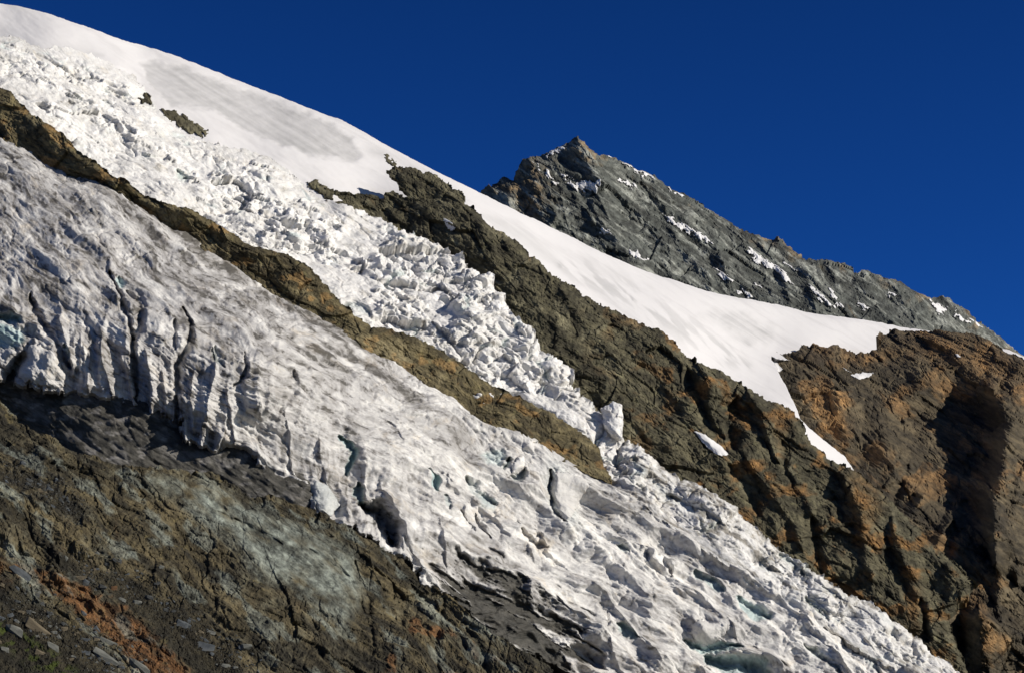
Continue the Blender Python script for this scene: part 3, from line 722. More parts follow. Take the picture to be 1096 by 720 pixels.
    tone = np.clip(.34 + .56 * T - .22 * np.exp(-(g0 / .04) ** 2) * I - .55 * dirt - .24 * sstep(600, 720, u) - .15 * sstep(70, 0, u) * sstep(110, 40, v), 0, 1)
    return ray, h, {'blue': blue * .8, 'tone': tone, 'black': 0 * u}


def shape_R2(c):
    u, v = c.u, c.v
    w = sstep(600, 760, u)
    h = rock_detail(c, .75, 121, 1.3, .5)
    ray = 8 * fbm(u / 60, v / 50, 4, 122) - 4
    for p, wr, wl, a in (([(800, 418), (814, 440), (822, 462), (834, 490)], 12, 5, 16), ([(800, 490), (822, 520), (850, 560), (858, 585)], 11, 5, 12), ([(745, 396), (757, 415), (762, 440), (775, 470)], 11, 6, 9), ([(905, 516), (918, 545), (926, 580), (932, 620)], 14, 7, 14),
                         ([(845, 500), (862, 530), (868, 550)], 8, 5, 8), ([(955, 560), (970, 600), (990, 650), (1000, 680)], 12, 7, 10), ([(1015, 605), (1020, 640), (1010, 655)], 10, 8, 6), ([(540, 252), (560, 300), (620, 380)], 12, 8, 6), ([(430, 190), (470, 240), (540, 300)], 14, 8, 6), ([(600, 310), (640, 360), (700, 430)], 12, 8, 7), ([(655, 335), (700, 390), (760, 470)], 12, 7, 6)):
        ray = ray + a * stroke(u, v, p, wr, wl, .1)
    for p, wr, wl, a in (([(735, 392), (742, 415), (760, 455), (775, 468)], 5, 6, 13), ([(786, 430), (778, 455), (786, 478)], 12, 8, 18), ([(780, 498), (800, 520), (812, 545)], 7, 5, 13), ([(868, 556), (872, 585), (880, 612)], 6, 4, 15), ([(838, 470), (842, 500), (848, 520)], 5, 4, 9), ([(895, 530), (900, 560)], 4, 4, 9), ([(986, 640), (990, 670), (992, 685)], 5, 4, 13), ([(948, 575), (955, 605)], 4, 4, 7), ([(630, 420), (645, 440), (640, 455)], 6, 4, 8), ([(655, 440), (680, 462), (690, 475)], 5, 4, 7), ([(409, 225), (420, 238), (440, 250)], 4, 4, 8)):
        ray = ray - a * stroke(u, v, p, wr, wl, .1)
    dl = line_dist(u, v, R2_TOP[9:])[0]
    ray = ray - 12 * sstep(11, 0, dl) ** 2
    rust = np.clip(w * .9 * sstep(.12, .5, fbm(u / 32, v / 26, 4, 123)) + .9 * blob(u, v, 922, 540, 16, 30) + .7 * blob(u, v, 838, 450, 8, 22, 0) + .8 * blob(u, v, 978, 650, 8, 26), 0, .9) * np.clip(.8 + .6 * fbm(u / 14, v / 14, 4, 124), 0, 1)
    return ray, h, {'rust': rust, 'pale': .35 * sstep(.2, .5, fbm(u / 26, v / 26, 3, 125)) * (1 - w), 'dark': .25 * sstep(.2, .6, fbm(u / 30, v / 20, 3, 126))}


S_BAND = [(148, 68), (165, 64), (200, 72), (230, 84), (290, 104), (340, 124), (376, 146), (391, 166), (382, 172), (350, 170), (318, 163), (290, 152), (262, 142), (235, 122), (205, 118), (182, 114), (165, 98), (152, 82)]
S_BAND2 = [(748, 335), (770, 328), (800, 332), (825, 345), (831, 356), (822, 376), (800, 372), (775, 358)]


def shape_S(c):
    u, v, s, t = c.u, c.v, c.s, c.t
    h = 3.0 * fbm(s / 260, t / 140, 3, 131) + .9 * fbm(c.a / 70, c.b / 12, 5, 132) + .25 * fbm(c.a / 14, c.b / 4, 4, 133)
    b1 = sstep(-2, 5, poly_sdf(u, v, S_BAND) + 4 * fbm(u / 26, v / 12, 4, 134))
    b2 = sstep(-3, 14, poly_sdf(u, v, S_BAND2) + 6 * fbm(u / 18, v / 18, 4, 135))
    b3 = .55 * stroke(u, v, [(600, 285), (660, 310), (700, 335), (760, 372), (800, 390)], 16, 12, .1) * sstep(-.25, .4, fbm((u - v) / 9, (u + v) / 60, 4, 136))
    b4 = .35 * stroke(u, v, [(515, 230), (560, 255), (600, 285)], 7) + .5 * blob(u, v, 405, 165, 14, 5, 20) + .3 * stroke(u, v, [(0, 60), (60, 52), (110, 60)], 6)
    h = h + .5 * b1 * fbm(c.a / 80, c.b / 5, 4, 138) + .3 * (b1 + b2) * fbm(u / 14, v / 5, 4, 137) - 1.5 * b1
    fl = stroke(u, v, [(672, 314), (676, 322)], 1.5) * 4
    ray = -fl - 9 * sstep(5, 0, line_dist(u, v, SKYLINE)[0]) ** 2
    return ray, h, {'dirt': np.clip(.9 * b1 * (.72 + .30 * fbm(c.a / 80, c.b / 5, 4, 138) + .12 * fbm(c.a / 9, c.b / 30, 3, 139)) + .6 * b2 * (.7 + .6 * fbm(c.a / 60, c.b / 4, 4, 140)) + b3 + b4, 0, 1)}


def shape_B(c):
    u, v = c.u, c.v
    h = rock_detail(c, .9, 141, 1.1, .3)
    ray = 12 * fbm(u / 70, v / 60, 4, 142)
    bay = sstep(-12, 26, poly_sdf(u, v, [(952, 446), (980, 418), (1020, 410), (1062, 422), (1076, 450), (1066, 500), (1050, 560), (1010, 552), (972, 515), (956, 475)]))
    ray = ray - 75 * bay
    for p, wr, wl, a in (([(1060, 418), (1078, 450), (1072, 500), (1062, 540), (1066, 600)], 26, 9, 62), ([(1096, 500), (1085, 560), (1090, 620)], 14, 8, 18), ([(1048, 655), (1050, 690), (1056, 740)], 22, 8, 34), ([(1000, 362), (1040, 395), (1090, 420)], 16, 12, 12), ([(940, 370), (910, 400), (895, 440)], 20, 14, 8), ([(960, 360), (990, 400), (975, 440)], 18, 10, 12),
                         ([(890, 405), (900, 440), (906, 480)], 14, 10, 12), ([(990, 530), (960, 565), (950, 585)], 10, 6, 14), ([(1025, 540), (1005, 580), (1000, 600)], 10, 6, 14), ([(1080, 600), (1068, 640)], 12, 8, 14)):
        ray = ray + a * stroke(u, v, p, wr, wl, .1)
    for p, wr, wl, a in (([(970, 500), (960, 525), (950, 545)], 7, 6, 18), ([(1020, 560), (1010, 600), (1022, 625)], 7, 6, 16), ([(1030, 640), (1026, 670), (1030, 700)], 8, 8, 22), ([(1060, 575), (1055, 600)], 5, 5, 10), ([(925, 430), (930, 470), (920, 500)], 12, 8, 10), ([(980, 600), (1000, 630)], 5, 5, 9)):
        ray = ray - a * stroke(u, v, p, wr, wl, .1)
    rust = np.clip(1.0 * sstep(-2, 12, poly_sdf(u, v, [(862, 410), (880, 412), (905, 425), (914, 450), (914, 475), (903, 485), (880, 465), (866, 445)]) + 6 * fbm(u / 10, v / 10, 3, 143)) + .55 * sstep(.1, .5, fbm(u / 40, v / 34, 4, 144)) + .8 * blob(u, v, 1046, 670, 12, 34) + .5 * blob(u, v, 930, 380, 50, 8) + .5 * blob(u, v, 1040, 385, 60, 20, 20), 0, .9) * np.clip(.85 + .6 * fbm(u / 14, v / 14, 4, 145), 0, 1)
    scree = sstep(.0, .4, fbm(u / 30, v / 30, 3, 146)) * blob(u, v, 945, 440, 40, 55, 15)
    dl = line_dist(u, v, B_TOP[2:])[0]
    ray = ray - 12 * sstep(10, 0, dl) ** 2
    return ray, h * (1 - .4 * scree), {'rust': rust * (1 - scree), 'pale': 0 * u, 'dark': scree * .35 + .3 * sstep(.1, .5, fbm(u / 36, v / 36, 3, 147))}


def shape_D(c):
    u, v, s, t = c.u, c.v, c.s, c.t
    h = rock_detail(c, .68, 151, 1.4, .5)
    # gullies and buttresses falling to the right under the crest
    a = (u * .86 - v * .5); b = (u * .5 + v * .86)
    g = ridged((b + 8 * fbm(u / 40, v / 40, 3, 153)) / 90, (a) / 30, 4, 154) - .8
    ray = 12 * fbm(u / 70, v / 60, 4, 152) + 9 * g
    for p, wr, wl, am in (([(618, 150), (640, 200), (650, 240), (690, 290)], 16, 12, 24), ([(566, 168), (570, 210), (590, 245)], 12, 8, 16), ([(700, 190), (720, 220), (760, 260), (800, 310)], 12, 8, 18), ([(833, 253), (860, 290), (890, 330)], 10, 8, 12), ([(917, 294), (935, 320), (955, 345)], 10, 8, 12), ([(994, 320), (980, 340)], 9, 7, 9), ([(548, 190), (545, 215)], 7, 6, 8)):
        ray = ray + am * stroke(u, v, p, wr, wl, .1)
    ray = ray - 16 * sstep(8, 0, line_dist(u, v, D_TOP)[0]) ** 2
    rust = np.clip(.95 * blob(u, v, 560, 200, 24, 32) + .8 * blob(u, v, 626, 162, 10, 12) + .5 * blob(u, v, 520, 205, 14, 12) + .55 * np.exp(-(line_dist(u, v, D_TOP)[0] / 10) ** 2) * sstep(.0, .4, fbm(u / 22, v / 22, 3, 155)), 0, .8) * np.clip(.6 + fbm(u / 8, v / 8, 3, 156), 0, 1)
    pale = .8 * sstep(.12, .5, fbm((u * .62 - v * .78) / 6, (u * .78 + v * .62) / 50, 5, 157, .6))
    return ray, h, {'rust': rust, 'pale': pale, 'dark': .3 * sstep(.1, .5, fbm(u / 30, v / 30, 3, 158))}


# ------------------------------------------------------------------ build
ROCK_RIDGE = rock_mat('ridge_rock', (0.046, 0.041, 0.025), (0.101, 0.090, 0.053), (0.161, 0.146, 0.092), (0.155, 0.083, 0.028), lichen=(0.144, 0.136, 0.069))
ROCK_RIB = rock_mat('rib_rock', (0.050, 0.041, 0.022), (0.145, 0.118, 0.060), (0.22, 0.185, 0.105), (0.20, 0.118, 0.042), lichen=(0.156, 0.137, 0.058))
ROCK_BUTT = rock_mat('buttress_rock', (0.042, 0.034, 0.022), (0.100, 0.078, 0.045), (0.150, 0.118, 0.070), (0.21, 0.118, 0.045))
ROCK_PEAK = rock_mat('peak_rock', (.056, .060, .054), (.100, .107, .094), (.165, .170, .150), (.21, .145, .075), bd=1.2)
ROCK_FORE = rock_mat('foreground_rock', (.026, .023, .015), (.092, .074, .039), (.122, .112, .074), (.098, .046, .017), lichen=(.15, .12, .05), bd=.3, sk=(.5, 1.3, .3), pale=(.105, .115, .098), contrast=1.2)
nn = NT('moss_blend')
# moss joins the foreground rock
t_ = ROCK_FORE.node_tree; pb = t_.nodes['Principled BSDF']; src = pb.inputs['Base Color'].links[0].from_socket
mx = t_.nodes.new('ShaderNodeMix'); mx.data_type = 'RGBA'; at_ = t_.nodes.new('ShaderNodeAttribute'); at_.attribute_name = 'moss'
t_.links.new(at_.outputs['Fac'], mx.inputs[0]); t_.links.new(src, mx.inputs[6]); mx.inputs[7].default_value = (.045, .06, .008, 1); t_.links.new(mx.outputs[2], pb.inputs['Base Color'])
bpy.data.materials.remove(nn.m)
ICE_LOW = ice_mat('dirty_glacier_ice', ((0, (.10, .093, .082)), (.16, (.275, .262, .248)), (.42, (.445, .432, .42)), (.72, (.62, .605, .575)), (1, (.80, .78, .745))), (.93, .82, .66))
ICE_FALL = ice_mat('icefall_ice', ((0, (.26, .24, .21)), (.14, (.50, .485, .455)), (.42, (.66, .645, .62)), (1, (.80, .785, .76))), (.97, .90, .79))
SNOW = snow_mat('field_snow', (.65, .635, .632), (.36, .356, .352))
SNOW_P = snow_mat('patch_snow', (.70, .69, .68))

LF = Layer('rock_slope', F_TOP + [(700, 800), (-80, 800)], dF, shape_F, (.9, .8), (2.0, 16), seed=1)
LF.build(ROCK_FORE, 'structure', 'olive and rust foreground rock slope of foliated slabs below the grey glacier', 'rock slope', smooth=False)
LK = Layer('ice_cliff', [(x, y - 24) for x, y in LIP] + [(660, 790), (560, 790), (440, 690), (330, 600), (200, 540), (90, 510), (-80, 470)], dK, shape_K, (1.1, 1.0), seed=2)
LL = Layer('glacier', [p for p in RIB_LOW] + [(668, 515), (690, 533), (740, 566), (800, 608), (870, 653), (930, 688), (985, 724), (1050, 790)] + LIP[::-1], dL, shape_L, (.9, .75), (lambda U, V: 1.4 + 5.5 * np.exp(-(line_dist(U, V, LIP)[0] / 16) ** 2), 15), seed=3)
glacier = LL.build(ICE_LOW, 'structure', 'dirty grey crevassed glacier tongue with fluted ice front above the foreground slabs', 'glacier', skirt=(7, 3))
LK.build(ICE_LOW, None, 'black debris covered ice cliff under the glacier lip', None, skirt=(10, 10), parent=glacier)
LR1 = Layer('rock_rib', RIB_TOP + [(x + 2, y + 13) for x, y in RIB_LOW[::-1]], dR1, shape_R1, (1.0, .9), (1.8, 10), seed=4)
LR1.build(ROCK_RIB, 'structure', 'narrow brown rock rib separating the grey glacier from the white icefall', 'rock rib', skirt=(12, 8), smooth=False)
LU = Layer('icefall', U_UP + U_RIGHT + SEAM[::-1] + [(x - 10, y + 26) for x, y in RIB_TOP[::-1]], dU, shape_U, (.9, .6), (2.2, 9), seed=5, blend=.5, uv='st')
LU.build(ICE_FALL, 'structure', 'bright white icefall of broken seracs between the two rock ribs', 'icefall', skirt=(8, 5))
LR2 = Layer('rock_ridge', R2_TOP + [(1100, 790)] + [(x - 9, y + 16) for x, y in U_RIGHT[-2::-1]], dR2, shape_R2, (1.0, .9), (2.6, 11), seed=6)
LR2.build(ROCK_RIDGE, 'structure', 'long olive brown rock ridge between the icefall and the smooth snowfield', 'rock ridge', skirt=(7, 4), smooth=False)


LS = Layer('snowfield', SKYLINE + S_RIGHT + [(880, 520), (800, 455), (720, 400), (600, 335), (500, 238), (440, 214), (400, 212), (345, 218), (250, 190), (150, 115), (60, 75), (-80, 50)], dS, shape_S, (1.1, 1.0), (.35, 7), seed=7)
LS.build(SNOW, 'structure', 'smooth pale snowfield under the blue sky with a tongue down to the rocks', 'snowfield', skirt=(60, 40))
LB = Layer('rock_buttress', B_TOP + [(1180, 800), (980, 800), (900, 640), (830, 560)], dB, shape_B, (1.0, .9), (1.8, 9), seed=8)
LB.build(ROCK_BUTT, 'structure', 'rusty brown rock buttress at the right with a deep shadowed bay', 'rock buttress', skirt=(50, 30), smooth=False)
LD = Layer('mountain', D_TOP + [(1180, 520), (1000, 400), (860, 370), (700, 330), (560, 270), (470, 250)], dD, shape_D, (1.0, .9), (1.3, 7), seed=9)
LD.build(ROCK_PEAK, 'structure', 'pointed grey green rocky peak with snow streaks rising behind the snowfield', 'mountain peak', skirt=(60, 60), smooth=False)


# ------------------------------------------------------------------ snow patches
def snow_patch(layer, pts, label, lift=1.6, group=None, **k):
    o = patch(layer, pts, 'snow_patch', SNOW_P, lift=lift, **k)
    tag(o, label, 'snow patch', group)
    return o


PEAK = 'snow patches on the distant peak'
for i, (pts, label) in enumerate((
    ([(598, 186), (606, 190), (613, 201), (622, 204), (640, 205), (641, 196), (631, 194), (622, 193), (616, 196), (608, 187)], 'widest snow patch on the peak, forked, just below its summit'),
    ([(582, 180), (587, 182), (592, 189), (598, 194), (593, 196), (586, 189)], 'short slanting snow patch left of the forked one below the summit'),
    ([(570, 173), (574, 174), (580, 180), (576, 181)], 'small snow patch under the left shoulder of the peak'),
    ([(584, 164), (600, 159), (607, 157), (604, 162), (594, 166), (586, 168)], 'thin snow line on the crest left of the rocky summit'),
    ([(648, 164), (657, 162.5), (661, 166), (652, 167)], 'tiny snow cap on the crest just right of the summit'),
    ([(665, 174), (677, 178.5), (690, 183), (701, 189), (698, 192), (684, 186), (672, 182)], 'long snow cornice along the crest right of the summit'),
    ([(712, 197), (724, 204), (733, 209), (728, 210), (716, 203)], 'narrow snow strip on the crest where the long ridge begins'),
    ([(659, 192), (668, 195), (681, 200), (676, 203), (664, 198)], 'faint snow smear on the face under the long crest cornice'),
    ([(640, 243), (648, 245), (658, 250), (652, 252), (643, 248)], 'small flat snow patch low in the dark face below the summit'),
    ([(674, 266), (682, 268), (693, 277), (690, 281), (680, 275), (675, 272)], 'snow patch at the foot of the face just above the snowfield'),
    ([(710, 228), (720, 232), (732, 240), (744, 246), (757, 254), (764, 261), (756, 259), (742, 252), (728, 245), (716, 236)], 'long broken snow band across the middle of the ridge face'),
    ([(796, 261), (803, 266), (812, 275), (824, 283), (837, 290), (851, 307), (841, 303), (829, 292), (813, 285), (803, 275)], 'brightest long snow streak, slanting down the ridge face'),
    ([(763, 286), (772, 289), (786, 302), (780, 304), (770, 298)], 'bright snow wedge low on the ridge, left of the longest streak'),
    ([(787, 309), (797, 313), (806, 319), (800, 320), (791, 315)], 'thin snow strip touching the snowfield below the bright wedge'),
    ([(806, 299), (814, 303), (815, 307), (809, 306)], 'small snow dot under the longest streak'),
    ([(839, 279), (846, 284), (853, 291), (848, 290), (841, 284)], 'short thin snow streak right of the longest one'),
    ([(863, 301), (872, 307), (884, 318), (894, 328), (887, 327), (876, 320), (868, 311)], 'left one of the paired snow streaks on the lower ridge'),
    ([(886, 307), (893, 313), (897, 321), (903, 330), (896, 327), (890, 318)], 'right one of the paired snow streaks on the lower ridge'),
    ([(916, 321), (924, 326), (931, 333), (925, 333), (919, 328)], 'small snow streak beside the paired streaks, to their right'),
    ([(946, 311), (954, 313), (961, 317), (955, 319), (948, 315)], 'small snow fleck high on the lower ridge near its crest'),
    ([(993, 322), (1004, 324), (1014, 330), (1010, 336), (1004, 339), (998, 331)], 'broad snow patch under the last knob of the ridge'),
    ([(1018, 331), (1027, 336), (1038, 345), (1031, 344), (1022, 338)], 'slim snow streak below the last knob of the ridge'),
    ([(1037, 342), (1043, 344), (1051, 350), (1045, 349)], 'lowest tiny snow streak at the right end of the ridge'))):
    snow_patch(LD, pts, label, 4.5 if i < 2 else 2.8, PEAK, seed=i, r=2, jag=(2.6, 3.0), thick=3, step=.5)

snow_patch(LR2, [(474, 235), (480, 237), (490, 246), (484, 248), (478, 243)], 'small bright snow wedge caught on the upper brown ridge', 2, seed=31)
snow_patch(LR2, [(742, 460), (755, 463), (765, 471), (773, 477), (781, 486), (777, 489), (769, 487), (758, 480), (750, 471)], 'snow patch in the hollow left of the brown rock tower', 3.5, seed=32, r=4)
snow_patch(LB, [(911, 399), (920, 397), (938, 397), (931, 401), (920, 403)], 'flat sliver of snow on the rusty buttress under its crest', 2.5, seed=33)
snow_patch(LB, [(901, 394), (906, 394.5), (911, 396.5), (905, 397)], 'tiny snow fleck just left of the flat sliver on the buttress', 2.5, seed=34)
snow_patch(LB, [(929, 516), (934, 516), (939, 521), (934, 522)], 'small snow spot in the gully beyond the end of the snow tongue', 2.5, seed=35)
snow_patch(LB, [(946, 530), (952, 533), (959, 542), (954, 542), (948, 537)], 'larger snow spot lower down the gully behind the brown ridge', 2.5, seed=36)
snow_patch(LB, [(1021, 379), (1025, 380), (1029, 384), (1024, 384)], 'single snow fleck on the rusty crest at the far right', 2.5, seed=37)
snow_patch(LB, [(826, 383), (832, 385), (838, 392), (833, 396), (828, 391)], 'snow scrap among the broken rocks beside the snow tongue', 3, seed=38)


# ------------------------------------------------------------------ rocks sticking out of the ice
def outcrop(layer, pts, label, lift=3.0, mat=None, **k):
    o = patch(layer, pts, 'rock_outcrop', mat or ROCK_RIDGE, lift=lift, rough=lift * .8, jag=(3.2, 5), r=3, extra={'tone': .45}, **k)
    tag(o, label, 'rock outcrop')
    return o


outcrop(LS, [(172, 118), (187, 118), (200, 126), (215, 136), (226, 145), (214, 146), (200, 144), (190, 136), (177, 130)], 'dark green rock island in the snow above the icefall', 2, seed=41)
outcrop(LU, [(150, 106), (154, 100), (160, 97), (166, 102), (176, 107), (177, 112), (168, 111), (158, 112), (151, 111)], 'broken dark rock among ice blocks at the top of the icefall', 3, seed=42)
outcrop(LS, [(324, 197), (333, 193), (341, 194), (348, 200), (358, 210), (355, 220), (344, 215), (334, 205)], 'greenish rock knob at the edge of the icefall near the ridge head', 2.5, seed=43)
outcrop(LS, [(407, 169), (415, 167.5), (426, 173), (424, 178), (414, 175)], 'thin dark rock sliver in the snow above the ridge head', 1.6, seed=44)


# ------------------------------------------------------------------ seracs that stand by themselves
def serac(layer, pts, label, lift=8.0, dome=9, mat=None, bright=.35, blue=0.0, seed=0, rough=.8, flute=0):
    o = patch(layer, pts, 'serac', mat or ICE_LOW, lift=lift, dome=dome, rough=rough, jag=(1.6, 9), r=4, step=.6, seed=seed, thick=8, extra={'tone': .45 + .45 * bright, 'blue': blue}, flute=flute)
    tag(o, label, 'serac')
    return o


serac(LL, [(591, 506), (597, 503), (610, 505), (624, 509), (631, 514), (628, 528), (622, 540), (612, 552), (604, 560), (598, 550), (594, 535), (590, 518)], 'smooth teardrop shaped serac with a deep crack along its left side', 7, 16, seed=51, rough=.5, bright=.45)
serac(LL, [(24, 378), (32, 369), (44, 370), (56, 378), (66, 389), (72, 402), (68, 414), (55, 416), (40, 413), (28, 410), (20, 404), (20, 392)], 'rounded white ice block overhanging the black cliff at the left edge', 7, 16, seed=52, bright=.5)
serac(LL, [(740, 668), (748, 662), (765, 664), (777, 668), (778, 676), (770, 684), (758, 687), (745, 680)], 'round boulder of grey ice above a blue hollow near the bottom edge', 9, 10, seed=54, bright=.3)
serac(LL, [(334, 521), (340, 513), (350, 516), (358, 526), (364, 540), (356, 552), (346, 556), (337, 546)], 'broken block of blue and white ice at the foot of the glacier front', 3.5, 8, seed=56, blue=.2, bright=.2)
serac(LL, [(547, 499), (553, 489), (560, 487), (562, 499), (554, 509), (548, 507)], 'small shining ice knob between two hollows below the rib', 6, 6, seed=57, bright=1)
serac(LL, [(10, 372), (18, 376), (16, 388), (8, 396), (0, 392), (-14, 396), (-20, 374)], 'small dirty ice block under the blue wall at the left edge', 5, 7, seed=58, bright=.2)


def shape_tower(c):
    f, g, r = facet(c.a / 7, c.b / 8, 161, .9, 1.4)
    return 7 * np.sqrt(sstep(0, 9, c.sd)) , 1.6 * f + .6 * fbm(c.a / 5, c.b / 5, 3, 162), {'tone': np.clip(.75 + .3 * fbm(c.a / 8, c.b / 8, 3, 163), 0, 1), 'blue': 0 * c.u, 'black': 0 * c.u}


dT = Depth([(640, 430, dU.at(648, 450) - 1), (670, 430, dU.at(660, 455) - 1), (640, 470, dU.at(648, 470) - 2), (670, 470, dU.at(664, 468) - 2), (655, 450, dU.at(654, 456) - 1.5)])
LT = Layer('serac', [(642, 436), (646, 442), (646, 456), (655, 466), (665, 469), (667, 450), (665.5, 433), (660, 430), (655, 428.5), (652, 432), (648, 434)], dT, shape_tower, (.6, .6), (1.0, 6), seed=61)
ot = LT.build(ICE_FALL, None, '', '', skirt=(14, 3)); tag(ot, 'white serac tower standing alone against the brown ridge', 'serac')


# ------------------------------------------------------------------ stones on the foreground slope
STONE = {}
for nm, c1, c2 in (('slate', (.045, .052, .058), (.10, .108, .112)), ('pale_stone', (.085, .088, .078), (.17, .17, .15)), ('tan_stone', (.085, .07, .045), (.16, .13, .085)), ('dark_stone', (.03, .032, .032), (.075, .078, .075)), ('rust_stone', (.07, .035, .016), (.13, .07, .03))):
    n = NT(nm, .85, .25); tc_ = n.t.nodes.new('ShaderNodeTexCoord')
    ns = n.noise(tc_.outputs['Object'], 1.6, 7, .7)
    n.bump(n.noise(tc_.outputs['Object'], 4, 6, .7), .5, .15)
    STONE[nm] = n.color(n.mix(n.ramp(ns, .35, .65), c1, c2))


def hull(seed, flat=.4, n=11):
    rg = random.Random(seed)
    bm = bmesh.new()
    for _ in range(n):
        v = Vector((rg.uniform(-1, 1), rg.uniform(-1, 1), rg.uniform(-1, 1)))
        v /= max(abs(v.x) ** 4 + abs(v.y) ** 4 + abs(v.z) ** 4, 1e-6) ** .25
        v *= rg.uniform(.82, 1)
        bm.verts.new((v.x * .5, v.y * .5 * rg.uniform(.85, 1), v.z * .5 * flat))
    bmesh.ops.convex_hull(bm, input=bm.verts)
    for v in [v for v in bm.verts if not v.link_faces]: bm.verts.remove(v)
    bmesh.ops.bevel(bm, geom=bm.edges[:], offset=.012, segments=1, affect='EDGES', profile=.5)
    return bm


HULLS = {}
def hull_mesh(k, mat):
    key = (k, mat)
    if key not in HULLS:
        bm = hull(100 + k); m = bpy.data.meshes.new('stone'); bm.to_mesh(m); bm.free(); m.materials.append(STONE[mat]); HULLS[key] = m
    return HULLS[key]


def frame_at(x, y, roll):
    """axes of the smoothed slope at a photo point: along the slope in the picture, up the slope, out of it"""
    p0, n = LF.point(x, y)
    i, j = LF.ij(x, y)
    n = Vector(n); n = (n * .8 - Vector(p0).normalized() * .5).normalized()
    ex = Vector((math.cos(roll), 0, -math.sin(roll))); ex = (ex - n * ex.dot(n)).normalized()
    return Vector(p0), ex, n.cross(ex).normalized(), n


def stone(x, y, w, h, ang, mat, k, name, sink=.1):
    p, ex, ey, n = frame_at(x, y, math.radians(ang))
    un = LF.unit * (LF.depth.at(x, y) / LF.depth.at(250, 620))
    o = bpy.data.objects.new(name, hull_mesh(k, mat)); COL.objects.link(o)
    o.matrix_world = Matrix.Translation(p + n * un * h * .02) @ Matrix((ex, ey, n)).transposed().to_4x4() @ Matrix.Diagonal((w * un, h * un * 1.15, min(w, h) * un * 1.1, 1))
    return o


for k, (x, y, w_, h_, an, mat, label) in enumerate((
    (21, 613, 30, 13, 33, 'slate', 'large blue grey slate slab at the upper end of the rust streak'),
    (39, 629, 12, 6, 10, 'pale_stone', 'light rounded stone just below the large blue grey slab'),
    (42, 672, 44, 12, 34, 'tan_stone', 'long tan slab lying in the dark scree'),
    (57, 692, 20, 11, 50, 'pale_stone', 'pale grey block at the lower end of the long tan slab'),
    (118, 705, 46, 17, 36, 'pale_stone', 'biggest pale slab below the rust streak'),
    (148, 712, 34, 10, 34, 'pale_stone', 'pale slab between the biggest pale slab and the rust streak'),
    (117, 686, 26, 8, 24, 'pale_stone', 'flat pale stone above the biggest pale slab'),
    (147, 644, 11, 8, 25, 'pale_stone', 'whitish oval stone in the scree right of the rust streak'),
    (131, 641, 10, 5, 20, 'pale_stone', 'whitish flat stone left of the whitish oval one'),
    (219, 688, 24, 15, 10, 'slate', 'blue black boulder in the scree low in the middle'),
    (196, 665, 16, 9, 20, 'slate', 'dark blue stone above the blue black boulder'),
    (40, 527, 11, 7, 10, 'tan_stone', 'single yellowish stone in the upper dark scree'),
    (88, 616, 14, 8, 5, 'tan_stone', 'brownish stone at the head of the middle scree'),
    (14, 675, 24, 13, 25, 'pale_stone', 'grey block beside the moss at the left edge'),
    (123, 628, 9, 8, 0, 'rust_stone', 'rust coloured stone in the middle scree'),
    (265, 690, 14, 8, 15, 'pale_stone', 'grey stone right of the blue black boulder'),
    (244, 709, 12, 7, 10, 'pale_stone', 'pale stone near the bottom edge below the blue black boulder'),
    (92, 697, 9, 7, 15, 'slate', 'bluish pebble left of the flat pale stone'),
    (43, 698, 15, 8, 20, 'tan_stone', 'brown block beside the green moss'),
    (6, 694, 12, 9, 40, 'pale_stone', 'grey stone at the left edge below the moss'))):
    o = stone(x, y, w_, h_, an, mat, k % 8, 'stone'); tag(o, label, 'stone', 'large stones on the foreground slope')

rg = random.Random(4)
BANDS = (([(10, 498), (50, 520), (85, 552)], 14, 30, 'small stones strewn over the upper dark scree', 'small dark stone in the upper scree below the black cliff'),
         ([(70, 596), (120, 612), (180, 645), (240, 690), (275, 716)], 18, 110, 'small stones strewn over the middle scree', 'small grey stone in the scree right of the rust streak'),
         ([(10, 640), (60, 665), (110, 700), (140, 716)], 26, 110, 'small stones strewn over the lower scree', 'small grey stone in the scree left of the rust streak'))
for line, wd, cnt, group, label in BANDS:
    P_ = np.array(line, float)
    for _ in range(cnt):
        q = rg.random() * (len(P_) - 1); i = int(q); f = q - i
        x, y = P_[i] * (1 - f) + P_[i + 1] * f
        x += rg.gauss(0, wd * .5); y += rg.gauss(0, wd * .5)
        if not (-6 < x < 330 and 470 < y < 724): continue
        sz = 2.6 + 4.5 * rg.random() ** 3
        o = stone(x, y, sz * rg.uniform(1.1, 1.9), sz, rg.gauss(28, 22), rg.choice(('slate', 'pale_stone', 'dark_stone', 'dark_stone', 'tan_stone', 'slate')), rg.randrange(8), 'small_stone')
        tag(o, label, 'stone', group)

# gravel between them: uncountable, one object
bmv, bmf = [], []
base = [(1, 0, -.5), (-.5, .87, -.5), (-.5, -.87, -.5), (.3, .2, .8)]
for _ in range(5200):
    line, wd = rg.choice(BANDS)[:2]
    P_ = np.array(line, float); q = rg.random() * (len(P_) - 1); i = int(q); f = q - i
    x, y = P_[i] * (1 - f) + P_[i + 1] * f
    x += rg.gauss(0, wd * .75); y += rg.gauss(0, wd * .75)
    if not (-20 < x < 340 and 470 < y < 740): continue
    p, ex, ey, n = frame_at(x, y, rg.uniform(0, 6.3))
    k = LF.unit * rg.uniform(.5, 1.1)
    b0 = len(bmv)
    for a_, b_, c_ in base:
        bmv.append(p + ex * (a_ * k * rg.uniform(.7, 1.3)) + ey * (b_ * k * rg.uniform(.6, 1.1)) + n * (c_ * k * .8))
    bmf += [(b0, b0 + 1, b0 + 3), (b0 + 1, b0 + 2, b0 + 3), (b0 + 2, b0, b0 + 3)]
me = bpy.data.meshes.new('gravel'); me.from_pydata(bmv, [], bmf)
gv = NT('gravel_stone', .9); gtc = gv.t.nodes.new('ShaderNodeTexCoord')
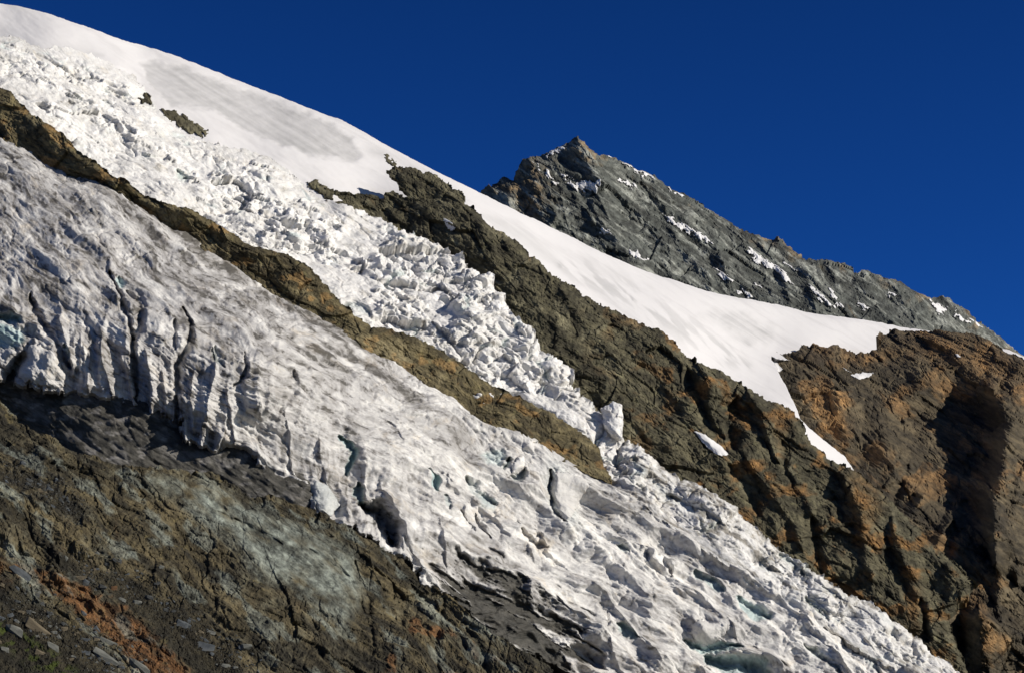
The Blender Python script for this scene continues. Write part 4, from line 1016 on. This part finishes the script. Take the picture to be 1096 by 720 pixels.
me.materials.append(gv.color(gv.mix(gv.ramp(gv.noise(gtc.outputs['Object'], 3, 2, .6), .4, .68), (.03, .031, .028), (.16, .16, .145))))
o = bpy.data.objects.new('gravel', me); COL.objects.link(o); tag(o, 'fine dark gravel filling the scree bands of the foreground slope', 'gravel', kind='stuff')

# ------------------------------------------------------------------ ground, sky, sun, camera
gm = NT('valley_floor', .95); g_ = gm.t.nodes.new('ShaderNodeTexCoord')
gmat = gm.color(gm.mix(gm.noise(g_.outputs['Object'], .02, 8, .65), (.03, .028, .02), (.11, .10, .08)))
me = bpy.data.meshes.new('ground'); G = 15000.0
me.from_pydata([(-G, -G, -30), (G, -G, -30), (G, G, -30), (-G, G, -30)], [], [(0, 1, 2, 3)]); me.materials.append(gmat)
go = bpy.data.objects.new('ground', me); COL.objects.link(go)
tag(go, 'bare stony valley floor far below the glacier and the slopes', 'ground', kind='structure')

TO_SUN = Vector((.83, -.20, .46)).normalized()
el = math.asin(TO_SUN.z); az = math.atan2(TO_SUN.x, TO_SUN.y)
w = bpy.data.worlds.new('World'); scene.world = w; w.use_nodes = True
nt = w.node_tree; bg = nt.nodes['Background']
sky = nt.nodes.new('ShaderNodeTexSky'); sky.sky_type = 'NISHITA'; sky.sun_disc = False
sky.sun_elevation = el; sky.sun_rotation = az; sky.altitude = 3000; sky.air_density = 1.0; sky.dust_density = 0.0; sky.ozone_density = 3.0
tc = nt.nodes.new('ShaderNodeTexCoord'); dp = nt.nodes.new('ShaderNodeVectorMath'); dp.operation = 'DOT_PRODUCT'
nt.links.new(tc.outputs['Generated'], dp.inputs[0]); dp.inputs[1].default_value = TO_SUN
ab = nt.nodes.new('ShaderNodeMath'); ab.operation = 'ABSOLUTE'; nt.links.new(dp.outputs['Value'], ab.inputs[0])
mr = nt.nodes.new('ShaderNodeMapRange'); mr.interpolation_type = 'SMOOTHSTEP'; nt.links.new(ab.outputs[0], mr.inputs['Value'])
mr.inputs['From Min'].default_value = .30; mr.inputs['From Max'].default_value = .62
mk = nt.nodes.new('ShaderNodeMix'); mk.data_type = 'RGBA'; mk.blend_type = 'MULTIPLY'; mk.inputs[0].default_value = 1
tn = nt.nodes.new('ShaderNodeMix'); tn.data_type = 'RGBA'; tn.inputs[6].default_value = (.075, .39, 1.0, 1); tn.inputs[7].default_value = (.95, .95, .95, 1)   # air polarised at right angles to the sun is deepest
nt.links.new(mr.outputs[0], tn.inputs[0]); nt.links.new(sky.outputs[0], mk.inputs[6]); nt.links.new(tn.outputs[2], mk.inputs[7]); sx = nt.nodes.new('ShaderNodeSeparateXYZ'); nt.links.new(tc.outputs['Generated'], sx.inputs[0])
zr = nt.nodes.new('ShaderNodeMapRange'); nt.links.new(sx.outputs['Z'], zr.inputs['Value'])
zr.inputs['From Min'].default_value = .12; zr.inputs['From Max'].default_value = .45; zr.inputs['To Min'].default_value = 1.25; zr.inputs['To Max'].default_value = .80
sc_ = nt.nodes.new('ShaderNodeVectorMath'); sc_.operation = 'SCALE'; nt.links.new(mk.outputs[2], sc_.inputs[0]); nt.links.new(zr.outputs[0], sc_.inputs['Scale'])
nt.links.new(sc_.outputs[0], bg.inputs['Color']); bg.inputs['Strength'].default_value = 0.07
sl = bpy.data.lights.new('sun', 'SUN'); sl.energy = 5.0; sl.angle = math.radians(.5); sl.color = (1, .935, .84)
so = bpy.data.objects.new('sun', sl); COL.objects.link(so)
so.rotation_euler = (-TO_SUN).to_track_quat('-Z', 'Y').to_euler()

cam = bpy.data.cameras.new('camera'); co = bpy.data.objects.new('camera', cam); COL.objects.link(co)
co.rotation_euler = (math.pi / 2 + PITCH, 0, 0)
cam.sensor_width = 36; cam.lens = 18 / math.tan(math.radians(15)); cam.clip_start = .5; cam.clip_end = 60000
scene.camera = co
scene.view_settings.view_transform = 'Standard'; scene.view_settings.look = 'None'
scene.view_settings.exposure = 0; scene.view_settings.gamma = 1
print('cosv', {l.name: round(l.cosv, 2) for l in (LF, LK, LL, LR1, LU, LR2, LS, LB, LD)})
